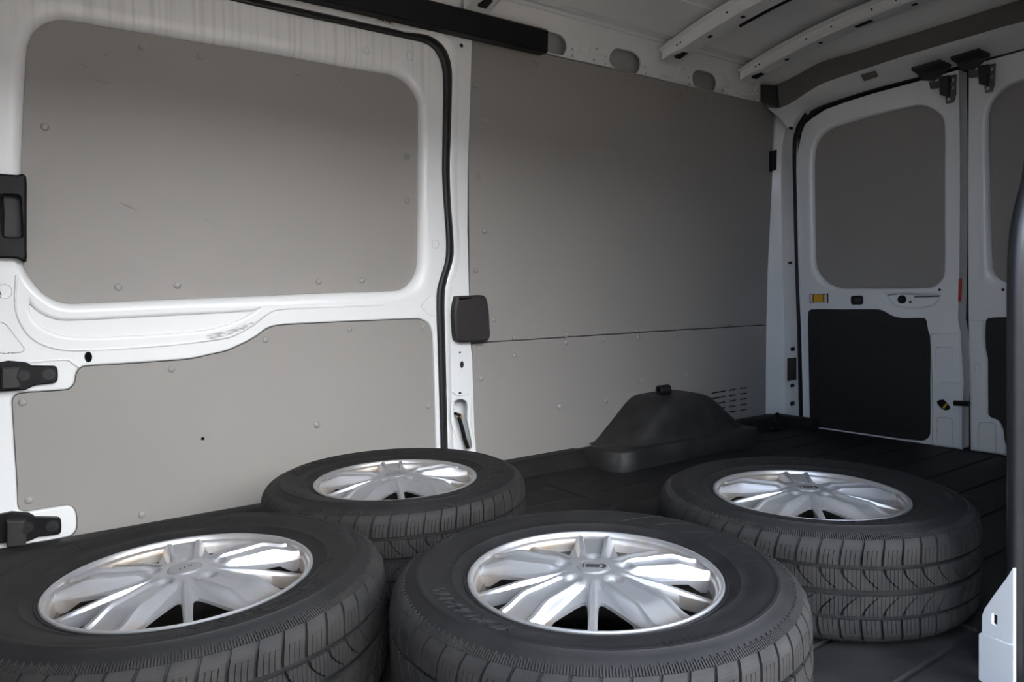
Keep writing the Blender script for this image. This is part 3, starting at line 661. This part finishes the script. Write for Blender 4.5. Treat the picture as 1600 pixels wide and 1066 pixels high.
for a in ((1266.3, 1269.5), (1287.8, 1291.8)): plate('marker_tab', REAR, rear_poly([(a[0], 460.5), (a[1], 460.5), (a[1], 472), (a[0], 472)], .005), [], .0055, .003, .0005, paper, mk)
for L in ((1267, 459.6, 1292, 459.2), (1267, 473.2, 1292, 472.8)): plate('marker_edge', REAR, rear_poly([(L[0], L[1]-.6), (L[2], L[3]-.6), (L[2], L[3]+.6), (L[0], L[1]+.6)], .005), [], .0055, .003, 0, paper, mk)
hk = plate('inner_handle', REAR, rrect(*sorted((REAR.hit(1331, 469)[0], REAR.hit(1349, 469)[0])), REAR.hit(1340, 476)[1], REAR.hit(1340, 462)[1], .012), [], .012, .014, .003, blackp, d2)
plate('handle_recess', REAR, rrect(*sorted((REAR.hit(1335, 469, .012)[0], REAR.hit(1345, 469, .012)[0])), REAR.hit(1340, 473, .012)[1], REAR.hit(1340, 465.5, .012)[1], .006), [], .0135, .002, 0, darkp, hk)
# proud lower corner with pressed rectangles and latch
lc = plate('lower_corner', REAR, rear_poly([(1452, 522), (1500, 519), (1501, 545), (1503, 575), (1505, 598), (1502, 640), (1502, 703), (1457, 696.5), (1455, 690), (1455, 600)], .02), [], .02, .02, .008, white, d2)
for L in ([(1462, 575), (1462, 547), (1465, 543), (1486, 543), (1489, 547), (1489, 577)], [(1464, 690), (1464, 656), (1468, 652), (1484, 653), (1488, 657), (1488, 695)], [(1466, 600), (1474, 597), (1502, 598)]):
    t = MB(); t.tube([REAR.P(*REAR.hit(x, y, .02), .02) for x, y in cr(L, 4, False)], .003, 6); t.build('pressed_bead', white, d2, smooth=60)
lt = plate('latch_handle', REAR, cr(rear_poly([(1464, 628), (1473, 624.5), (1478, 628), (1484, 636), (1483, 640), (1476, 641), (1470, 637)], .022), 3), [], .024, .006, .001, blackp, d2)
plate('latch_stripe', REAR, rear_poly([(1472, 637), (1478, 630), (1480.5, 631.5), (1475, 639)], .026), [], .0255, .002, 0, yellow, lt)
t = MB(); t.tube([REAR.P(*REAR.hit(x, y, .035), .035) for x, y in ((1491, 630), (1515, 631))], .012, 10); t.build('latch_bolt', blackp, d2)
plate('red_reflector', REAR, rear_poly([(1498, 435), (1502.5, 435), (1501.5, 471), (1497, 471)], .003), [], .004, .005, .0005, redm, d2)
# gap seal between the leaves
plate('leaf_seal', REAR, rear_poly([(1500, 105), (1520, 101), (1522, 300), (1523, 540), (1524, 706), (1503, 705), (1503, 540)], -.08), [], -.08, .01, .002, sealm, wall_rear)
# right-hand leaf (its far part is hidden by the doorway seal)
d3 = empty('door_3', (3.39, .95, 0)); tag(d3, 'right leaf of the rear doors partly hidden by the doorway seal', None, None, 'structure')
def mir(L, sh=0): return [(2*YC-u+sh, v) for u, v in L]
W3 = rear_poly([(1690, 110), (1640, 115), (1600, 127), (1590, 130), (1572, 139), (1554.6, 157), (1547, 177), (1546, 220), (1547, 270), (1549, 350), (1551, 412), (1554.6, 427), (1562, 436), (1572, 441), (1610, 448), (1690, 455), (1730, 440), (1740, 270), (1735, 150)], -.022)
O3 = rear_poly([(1695, 104), (1640, 109), (1600, 121), (1588, 125), (1568, 133), (1547, 152), (1537, 175), (1533, 220), (1533, 270), (1532, 350), (1531, 430), (1531.5, 463), (1539, 478), (1554.6, 489), (1572, 492), (1610, 494), (1690, 480), (1737, 450), (1748, 270), (1742, 140)], 0)
w3i = cr(W3, 4); w3o = match(w3i, cr(O3, 4))
out3 = rear_poly([(1514, 103), (1560, 90), (1610, 76), (1700, 52), (1760, 60), (1800, 300), (1800, 760), (1700, 738), (1573, 712), (1517, 704), (1516, 600), (1514, 540), (1513, 400), (1513, 270)])
fm = MB(); fm.add(*plate_data(REAR, out3, [w3o], 0, .03, 0)); fm.add(*roll_data(REAR, w3i, w3o, -.022, 0, 5)); fm.build('door_frame', white, d3)
plate('window_board', REAR, offset(w3i, .0005), [], -.022, .004, 0, board, d3)
plate('lower_panel', REAR, cr(rear_poly([(1540, 540), (1540, 502), (1545, 497), (1580, 496), (1700, 500), (1730, 520), (1740, 740), (1660, 726), (1580, 705), (1570, 690), (1568, 672), (1560, 657), (1548, 652), (1544, 645), (1543.5, 600)], .006), 3), [], .006, .008, .002, blackpanel, d3)
plate('lower_corner', REAR, rear_poly([(1513, 500), (1535, 500), (1539, 545), (1542.5, 560), (1543, 648), (1548, 654), (1560, 660), (1567, 675), (1571, 712), (1517, 703.5), (1516.5, 620), (1514, 545)], .014), [], .014, .014, .006, white, d3)
for L in ([(1523, 583), (1523, 572), (1526, 568), (1530, 569), (1532, 573), (1532, 586)], [(1529, 703), (1529, 665), (1533, 660), (1552, 661), (1556, 666), (1556, 708)]):
    t = MB(); t.tube([REAR.P(*REAR.hit(x, y, .014), .014) for x, y in cr(L, 4, False)], .003, 6); t.build('pressed_bead', white, d3, smooth=60)
rdot('bolt_hole', 1567, 453, .006, -.003, hole_shade, d3)
# door check brackets under the header
for i, (dx, dy) in enumerate(((0, 0), (61, -17))):
    f = lambda L, X: [hitX(x+dx, y+dy, X) for x, y in L]
    root = empty('door_check', (3.3, hitX(1480+dx, 115+dy, 3.3)[1], 1.6))
    tag(root, ('grey steel door check bracket above left rear door leaf', 'grey steel door check bracket above right rear door leaf')[i], 'bracket', 'rear door check brackets')
    T = [hitX(x+dx, y+dy, X) for x, y, X in ((1424, 110, 3.24), (1468, 97, 3.24), (1486, 105, 3.29), (1474, 116, 3.31), (1460, 127, 3.31), (1440, 126, 3.31), (1434, 117, 3.30))]
    n = len(T)
    obj('mounting_plate', T+[(x, y, z+.012) for x, y, z in T], [tuple(range(n)), tuple(range(n, 2*n))]+[(k, (k+1) % n, n+(k+1) % n, n+k) for k in range(n)], darkp, root, smooth=0)
    SP = Plane('X', 3.365, .045)
    pp = lambda L, d: SP.hits([(x+dx, y+dy) for x, y in L], d)
    plate('leaf_bracket', SP, pp([(1482, 118), (1494, 116), (1493, 147), (1489, 160), (1478, 162), (1477, 152), (1479, 150)], 0), [circ(*pp([(1488, 125)], 0)[0], .008), circ(*pp([(1488, 137)], 0)[0], .008), circ(*pp([(1482, 155)], 0)[0], .008)], .0, .006, .001, greym, root)
    plate('check_body', SP, pp([(1466, 120), (1482, 117), (1481, 151), (1468, 148)], .02), [], .02, .03, .003, darkp, root)
    plate('check_arm', SP, pp([(1451, 128), (1468, 126), (1468, 136), (1453, 138)], .02), [], .02, .02, .002, greym, root)

# ================================================================== WHEEL ARCH COVER
wa = empty('wheel_arch_cover', (2.36, 2.2, 0)); tag(wa, 'scuffed black plastic wheel arch cover against the far wall', 'wheel arch')
def hump():
    V = []; Fc = []
    # skirt with rounded corners: plan outline from wall round the front and back to the wall
    x0, x1, yf, yb, r = 1.909, 2.825, 2.045, 2.36, .10
    pl = [(x0, yb), (x0, 2.236)]
    for k in range(9): t = math.pi+k/8*math.pi/2; pl.append((x0+r+r*math.cos(t), yf+r+r*math.sin(t)))
    for k in range(5): t = 1.5*math.pi+k/4*math.pi/2; pl.append((x1-.04+.04*math.cos(t), yf+.04+.04*math.sin(t)))
    pl.append((x1, 2.236)); pl.append((x1, yb)); n = len(pl)
    cxx, cyy = (x0+x1)/2, yb
    def inset(d): return [(x+(d if x < cxx else -d)*min(1, abs(x-cxx)/.30), min(y+d*(1 if y < yf+.05 else .7 if y < yf+.1 else 0), yb)) for x, y in pl]
    rows = [(pl, -.006), (inset(.003), .072), (inset(.007), .078), (inset(.014), .080)]
    for L, z in rows: V += [(x, y, z-(.034 if (z > 0 and y > 2.3) else 0)) for x, y in L]
    for i in range(3):
        for k in range(n-1): Fc.append((i*n+k, i*n+k+1, (i+1)*n+k+1, (i+1)*n+k))
    c = len(V); V.append((cxx, yb, .047))
    for k in range(n-1): Fc.append((3*n+k, 3*n+k+1, c))
    return V, Fc
V, Fc = hump(); obj('skirt', V, Fc, archm, wa, smooth=40)
# trapezoid hump as a lofted rounded shape
def hump2():
    NX, NY = 60, 24; V = []; Fc = []
    prof = np.array([(2.02, .045), (2.045, .060), (2.07, .075), (2.173, .158), (2.25, .222), (2.285, .244), (2.32, .252), (2.45, .256), (2.57, .254), (2.605, .246), (2.64, .224), (2.737, .147), (2.78, .112), (2.81, .086), (2.82, .075)])
    X = np.linspace(prof[0, 0], prof[-1, 0], NX); Z = np.interp(X, prof[:, 0], prof[:, 1])
    for _ in range(2): Z[1:-1] = (Z[:-2]+2*Z[1:-1]+Z[2:])/4
    for i in range(NX):
        h = max(Z[i]-.060, .001)
        yfront = 2.088+.015*(1-h/.195)
        # front face leans back, rounded shoulder, slightly falling top
        path = [(yfront, 0), (yfront+.012, .10), (yfront+.03, .45), (yfront+.048, .74), (yfront+.062, .87), (yfront+.085, .95), (yfront+.12, .985), (2.30, 1.0), (2.362, 1.0)]
        pa = np.array(path); s = np.concatenate([[0], np.cumsum(np.hypot(np.diff(pa[:, 0]), np.diff(pa[:, 1])*.2))]); t = np.linspace(0, s[-1], NY)
        for k in range(NY): V.append((X[i], np.interp(t[k], s, pa[:, 0]), .060+h*np.interp(t[k], s, pa[:, 1])))
    for i in range(NX-1):
        for k in range(NY-1): Fc.append((i*NY+k, i*NY+k+1, (i+1)*NY+k+1, (i+1)*NY+k))
    return V, Fc
V, Fc = hump2(); obj('hump', V, Fc, archm, wa, smooth=60)
# black socket lying on the cover, hollow end to the rear
cpos = Vector((0, 0, 0)); r = ray(1037, 608); t = 2.24/r.y; cpos = Vector((r.x*t, 2.24, .256+.024))
prof = [(.012, -.028), (.021, -.030), (.023, -.026), (.0235, .010), (.025, .014), (.025, .026), (.022, .028), (.0195, .026), (.018, .0), (.001, -.004)]
V, Fc = lathe(prof, 20)
rotm = Matrix.Rotation(math.radians(-12), 3, 'Z') @ Matrix.Rotation(math.radians(90), 3, 'Y')
o = obj('plastic_socket', [cpos+rotm @ Vector(v) for v in V], Fc, blackp, None, smooth=35); tag(o, 'small black hollow plastic socket lying on the wheel arch cover', 'socket')
# tie-down ring in the rear corner
u = floor_hit(1211, 672, 0.)
td = empty('tie_down_ring', (u[0], u[1], 0)); tag(td, 'dark steel tie-down ring on the floor liner by the rear pillar', 'tie-down')
c = Vector((u[0], u[1], .048))
t = MB(); t.tube([c+Vector((.040*math.cos(a)*.8, -.012+.01*math.cos(a), .040*math.sin(a))) for a in np.linspace(0, 2*math.pi, 28)], .007, 8, False); t.build('ring', blackp, td, smooth=60)
t = MB(); t.box(u[0]-.03, u[0]+.03, u[1]-.025, u[1]+.03, 0, .012, .004); t.build('base_plate', blackp, td)

# ================================================================== WHEELS
RT_, TW = .356, .1225          # tyre radius, half width
FLZ = .222                     # flange plane above the floor
side = [(.2135, .082), (.2205, .0955), (.224, .0995), (.2275, .1005), (.2285, .0990), (.231, .0995), (.238, .1045), (.2465, .1085), (.2475, .1098), (.2495, .1098), (.2505, .1095), (.265, .1140), (.280, .1172), (.292, .1190), (.302, .1190), (.3035, .1200), (.308, .1195), (.3095, .1175), (.318, .1145), (.328, .1085), (.338, .1005), (.344, .092), (.347, .082), (.348, .06), (.348, .0)]
sr_ = np.array(side)
def zside(r): return float(np.interp(r, sr_[:21, 0], sr_[:21, 1]))
crown = np.array([(0, .356, 0), (.05, .3555, .050), (.075, .3542, .075), (.088, .3515, .0875), (.098, .3465, .0962), (.108, .3395, .1035), (.118, .3315, .1092), (.130, .3215, .1145)])
def tread_pt(s, a, depth):
    sg = 1 if s >= 0 else -1; q = abs(s)
    r = np.interp(q, crown[:, 0], crown[:, 1]); z = np.interp(q, crown[:, 0], crown[:, 2])
    e = .004; r1 = np.interp(q-e, crown[:, 0], crown[:, 1]); z1 = np.interp(q-e, crown[:, 0], crown[:, 2]); r2 = np.interp(q+e, crown[:, 0], crown[:, 1]); z2 = np.interp(q+e, crown[:, 0], crown[:, 2])
    if q < e: r1 = r2; z1 = -z2
    tr, tz = r2-r1, z2-z1; L = math.hypot(tr, tz); nr, nz = tz/L, -tr/L
    r -= depth*nr; z -= depth*nz
    th = a/RT_
    return (r*math.cos(th), r*math.sin(th), sg*z)
def make_tread():
    b = MB(); NP = 56; p = 2*math.pi*RT_/NP
    def sl_(a0, a1, Lf, Rf, s0, s1, n, dep):
        top = []
        for k in range(n+1):
            s = s0+(s1-s0)*k/n; l, r = max(a0, Lf(s)), min(a1, Rf(s))
            top.append((s, l, r) if r-l > .0006 else None)
        runs = []; cur = []
        for t in top:
            if t: cur.append(t)
            else:
                if len(cur) > 1: runs.append(cur)
                cur = []
        if len(cur) > 1: runs.append(cur)
        for R in runs:
            V = []; Fc = []
            for s, l, r in R: V += [tread_pt(s, l, dep), tread_pt(s, l, 0), tread_pt(s, r, 0), tread_pt(s, r, dep)]
            m = len(R)
            for i in range(m-1):
                for j in range(3): Fc.append((4*i+j, 4*i+j+1, 4*i+j+5, 4*i+j+4))
            Fc += [(0, 1, 2, 3), (4*m-4, 4*m-3, 4*m-2, 4*m-1)]
            b.add(V, Fc)
    for k in range(NP):
        A = k*p
        for sg in (1, -1):
            # shoulder block, hooked lateral groove
            hook = lambda s: .010*((abs(s)-.054)/.05)**2
            w = (p-.0055)/4
            for q in range(4):
                l0 = A+q*w; r0 = A+(q+1)*w-(.0011 if q < 3 else 0)
                sl_(-9, 9, lambda s: l0+hook(s), lambda s: r0+hook(s), sg*.0545, sg*.084, 3, .007)
            sl_(-9, 9, lambda s: A+hook(s), lambda s: A+4*w+hook(s), sg*.084, sg*.105, 4, .006)
            nr = 9
            for q in range(nr):
                l0 = A+.010+q*p/nr; r0 = l0+p/nr*.55
                sl_(-9, 9, lambda s: l0, lambda s: r0, sg*.1055, sg*(.118 if q % 3 else .122), 2, .0022)
            # intermediate rib, curved diagonal grooves, straight sipes
            def g(s, wd): t = (abs(s)-.006)/.040; return .034*(1-t)**1.6*1.0
            Lf = lambda s: A+g(s, 0)+(.0005+.0030*max(0, (abs(s)-.006)/.040))
            Rf = lambda s: A+p+g(s, 0)-(.0005+.0012*max(0, (abs(s)-.006)/.040))
            sw = .0078; q0 = A-.002
            for q in range(11):
                sl_(q0+q*sw, q0+(q+1)*sw-.0009, Lf, Rf, sg*.006, sg*.046, 16, .007)
    return b
tread_me = None
def make_tyre_mesh():
    prof = side+[(r, -z) for r, z in reversed(side[:-1])]
    V, Fc = lathe(prof, 144)
    return V, Fc
tV, tF = make_tyre_mesh()
tyre_me = mesh('tyre', tV, tF, rubber, 40); fixnormals(tyre_me)
tb_ = make_tread(); tread_me = mesh('tread', tb_.V, tb_.F, treadm, 0); fixnormals(tread_me)

def text_mesh(txt, size, rc, ang, width):
    cu = bpy.data.curves.new('lettering', 'FONT'); cu.body = txt; cu.size = size; cu.align_x = 'CENTER'; cu.fill_mode = 'NONE'; cu.bevel_depth = .0007; cu.bevel_resolution = 0; cu.resolution_u = 4
    ob = bpy.data.objects.new('lettering_tmp', cu); C.objects.link(ob)
    dg = bpy.context.evaluated_depsgraph_get(); me = bpy.data.meshes.new_from_object(ob.evaluated_get(dg))
    co = np.array([v.co[:] for v in me.vertices]); fc = [tuple(p.vertices) for p in me.polygons]
    bpy.data.objects.remove(ob); bpy.data.curves.remove(cu); bpy.data.meshes.remove(me)
    w = co[:, 0].max()-co[:, 0].min(); co[:, 0] *= width/w
    V = []
    for x, y, z in co:
        r = rc+y-size*.35; th = ang-x/rc
        V.append((r*math.cos(th), r*math.sin(th), zside(r)+z+.0002))
    return V, fc
lett = MB()
lett.add(*text_mesh('YOKOHAMA', .040, .279, 0, .205))
def bars(ang, n, step, r0, r1, slant, w=.0016):
    for k in range(n):
        P = []
        for t in np.linspace(0, 1, 4):
            r = r0+(r1-r0)*t; th = ang-k*step-slant*t
            P.append((r*math.cos(th), r*math.sin(th), zside(r)))
        lett.tube(P, w*.6, 5)
bars(.50, 4, .022, .266, .294, .05)
def arcline(r, a0, a1):
    lett.tube([(r*math.cos(t), r*math.sin(t), zside(r)) for t in np.linspace(a0, a1, 30)], .0007, 5)
# chevron field on the opposite side of the sidewall
for k in range(5):
    bars(math.pi+.55-k*.26, 1, .1, .262, .298, .22); bars(math.pi+.35-k*.26, 1, .1, .298, .262, -.02)
bars(1.35, 9, .035, .290, .301, 0); bars(-1.2, 9, .035, .290, .301, 0)
for a in (.9, -.75, 2.1, -2.4): bars(a, 1, .1, .2305, .262, .03)
lett_me = mesh('lettering', lett.V, lett.F, rubber, 60); fixnormals(lett_me)

def sm(x, a, b):
    t = min(1, max(0, (x-a)/(b-a))); return t*t*(3-2*t)
def make_rim_face():
    HS = math.pi/5
    seg = [('flat', 9), ('up', 2), ('top', 3), ('wall', 4), ('web', 14), ('rside', 3), ('rtop', 2)]
    def fr(r):
        rr = max(r, .066); L = HS*rr; hw = np.interp(rr, [.066, .12, .2], [.0235, .0275, .0335])
        a = [0, hw-.0105, hw-.008, hw-.002, hw+.0065, L-.0072, L-.0034, L]
        if a[5] < a[4]+.0005: a[4] = a[5]-.0005
        return [x/L for x in a]
    cols = []
    for si, (nm, n) in enumerate(seg):
        for k in range(n): cols.append((nm, si, k/n))
    cols.append(('rtop', 6, 1.0))
    nc = len(cols)
    NA, NB = 38, 16
    win = lambda w: float(np.interp(w, [0, .06, .16, .35, .6, .8, .93, 1], [.190, .168, .143, .120, .108, .107, .113, .130]))
    def redge(c):
        nm, si, t = c
        if nm == 'web': return win(t)
        if nm in ('rside', 'rtop'): return .130
        return .190
    def zat(nm, t, r, y_off):
        hub = .010
        zs = .0075-.001*sm(r, .06, .12)-.0155*sm(r, .15, .207)
        d = math.hypot(r*math.cos(y_off)-.0575, r*math.sin(y_off))
        if nm in ('flat', 'up', 'top') or r < .08: zs -= .008*(1-sm(d, .006, .0172))
        amp = .0056*sm(r, .058, .080)
        zw = float(np.interp(r, [.05, .085, .125, .17, .2], [.006, -.002, -.008, -.015, -.018]))
        zrb = float(np.interp(r, [.05, .07, .12, .2], [.009, .0065, .0005, -.016]))
        if nm == 'flat': z = zs
        elif nm == 'up': z = zs+amp*t
        elif nm == 'top': z = zs+amp
        elif nm == 'wall': z = zs+amp+(zw-zs-amp)*sm(t, 0, 1)
        elif nm == 'web': z = zw-.002*math.sin(math.pi*t)*sm(r, .08, .12)
        elif nm == 'rside': z = zw+(zrb-zw)*sm(t, 0, 1)
        else: z = zrb
        mx = sm(r, .044, .074)
        base = hub
        if r < .08: base = hub-.008*(1-sm(d, .006, .0172))
        return base*(1-mx)+z*mx
    V = []; idx = {}
    ncol = 10*(nc-1)
    colinfo = []
    for s in range(5):
        for k in range(nc-1): colinfo.append((s, +1, cols[k]))
        for k in range(nc-1, 0, -1): colinfo.append((s, -1, cols[k]))
    rows = NA+NB+1
    for ci, (s, sg, c) in enumerate(colinfo):
        re = redge(c)
        for k in range(rows):
            r = .026+(re-.026)*(k/NA) if k <= NA else re+(.207-re)*((k-NA)/NB)
            a = fr(r); f = a[c[1]]+(a[c[1]+1]-a[c[1]])*c[2]
            off = f*HS; th = s*2*HS+(off if sg > 0 else 2*HS-off)
            V.append((r*math.cos(th), r*math.sin(th), zat(c[0], c[2], r, off)))
    Fc = []; N = len(colinfo)
    for ci in range(N):
        cj = (ci+1) % N; A, B = colinfo[ci][2], colinfo[cj][2]
        ka = A if colinfo[ci][1] > 0 else B
        hole = ka[0] == 'web'
        for k in range(rows-1):
            if hole and k >= NA: continue
            Fc.append((ci*rows+k, cj*rows+k, cj*rows+k+1, ci*rows+k+1))
    # skirts round every open edge
    from collections import Counter
    cnt = Counter()
    for f in Fc:
        for i in range(4): cnt[tuple(sorted((f[i], f[(i+1) % 4])))] += 1
    low = {}
    nF = []
    for (i, j), n in cnt.items():
        if n == 1:
            for q in (i, j):
                if q not in low:
                    low[q] = len(V); x, y, z = V[q]; cc = colinfo[q//rows][2]; webedge = cc[0] == 'web' and cc[2] > 0 and (q % rows) == NA
                    V.append((x*.995, y*.995, z-(.006 if webedge else .022)))
            nF.append((i, j, low[j], low[i]))
    return V, Fc+nF
fV, fF = make_rim_face()
rimb = MB(); rimb.add(fV, fF)
lipp = [(.2150, -.016), (.2205, -.010), (.2225, -.004), (.2220, -.001), (.2200, .0008), (.2165, .0005), (.2140, -.002), (.2125, -.008), (.2085, -.0105), (.2065, -.013), (.2055, -.022), (.202, -.034)]
rimb.add(*lathe(lipp, 144))
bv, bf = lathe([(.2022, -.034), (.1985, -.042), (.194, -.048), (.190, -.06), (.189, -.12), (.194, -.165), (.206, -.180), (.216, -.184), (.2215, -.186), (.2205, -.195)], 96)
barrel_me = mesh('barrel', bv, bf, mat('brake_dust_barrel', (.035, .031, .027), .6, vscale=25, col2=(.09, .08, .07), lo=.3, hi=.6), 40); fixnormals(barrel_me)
rim_me = mesh('rim', rimb.V, rimb.F, alloym, 38); fixnormals(rim_me)
cv, cf = lathe([(.0005, .0128), (.020, .0125), (.0265, .0118), (.0275, .0105), (.0282, .0105), (.0288, .0112), (.0300, .0108), (.0305, .0085)], 48)
cap_me = mesh('centre_cap', cv, cf, capm, 30); fixnormals(cap_me)
lg = MB(); zt = .0124
def flat(L, h=.0007): n = len(L); lg.add([(x, y, zt-.0006) for x, y in L]+[(x, y, zt+h) for x, y in L], [tuple(range(n)), tuple(range(n, 2*n))]+[(k, (k+1) % n, n+(k+1) % n, n+k) for k in range(n)])
def seg2(a, b, w=.0006):
    a, b = np.array(a), np.array(b); t = (b-a)/np.linalg.norm(b-a); nn = np.array((-t[1], t[0]))*w
    flat([tuple(a-nn), tuple(b-nn), tuple(b+nn), tuple(a+nn)])
random.seed(8)
for y0, hh, L in ((.0012, .0058, [-.012, -.0085, -.005, -.0015, .002, .0055, .009]), (-.0068, .0062, [-.0115, -.0075, -.0035, .0005, .0045, .0080])):
    for i, x in enumerate(L):
        seg2((x, y0), (x+.0003, y0+hh), .0008)
        if i % 2 == 0: seg2((x, y0+hh), (x+.0026, y0+hh*.1), .0006)
        else: seg2((x, y0+hh*.9), (x+.0022, y0+hh*.9), .0006)
        seg2((x+.0024, y0), (x+.0024, y0+hh), .0006)
seg2((-.0175, -.008), (-.0175, .008), .0009); seg2((-.0175, .008), (-.0155, .0085), .0005)
for k in range(3): seg2((.0125+k*.003, -.010), (.0195+k*.0018, .0), .0004); seg2((.0195+k*.0018, 0), (.0125+k*.003, .010), .0004)
logo_me = mesh('cap_logo', lg.V, lg.F, inkm, 0)
lg2 = MB(); lg = lg2
for k in range(3): seg2((-.012+k*.009, -.004+k*.001), (-.008+k*.009, .004), .0009)
seg2((.008, -.004), (.014, .003), .0009)
logo2_me = mesh('cap_logo', lg2.V, lg2.F, inkm, 0)

def wheel(x, y, tyre_deg, rim_deg, label, logo, tilt=(0, 0)):
    w = empty('car_wheel', (x, y, 0)); w.rotation_euler = (math.radians(tilt[0]), math.radians(tilt[1]), 0)
    tag(w, label, 'wheel', 'alloy wheels lying on the van floor')
    ty = bpy.data.objects.new('tyre', tyre_me); ty.location = (0, 0, .1205); ty.rotation_euler[2] = math.radians(tyre_deg); link(ty, w)
    tr = bpy.data.objects.new('tread', tread_me); link(tr, ty); tr['kind'] = 'stuff'
    le = bpy.data.objects.new('lettering', lett_me); link(le, ty); le['label'] = 'raised sidewall lettering reading YOKOHAMA'; le['kind'] = 'stuff'
    ri = bpy.data.objects.new('rim', rim_me); ri.location = (0, 0, FLZ); ri.rotation_euler[2] = math.radians(rim_deg); link(ri, w); ri['label'] = 'silver five-spoke alloy rim'
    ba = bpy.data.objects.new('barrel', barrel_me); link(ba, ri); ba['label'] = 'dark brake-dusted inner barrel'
    ca = bpy.data.objects.new('centre_cap', cap_me); link(ca, ri)
    lo = bpy.data.objects.new('cap_logo', logo); lo.rotation_euler[2] = math.radians(-90 if logo is logo_me else -60); link(lo, ri)
    return w
wheel(.787, .914, -175.5, 48.6, 'alloy wheel with black-lettered centre cap, lying flat nearest the open doorway between three others', logo_me)
wheel(.200, 1.356, -78, 81.8, 'alloy wheel lying flat beside the roller brackets of the sliding door', logo2_me)
wheel(.800, 1.752, 120, 70, 'alloy wheel lying flat against the sliding door in front of the pillar bump pad', logo2_me)
wheel(1.534, .979, -125, 43, 'alloy wheel lying flat on the liner in front of the wheel arch and rear doors', logo_me)
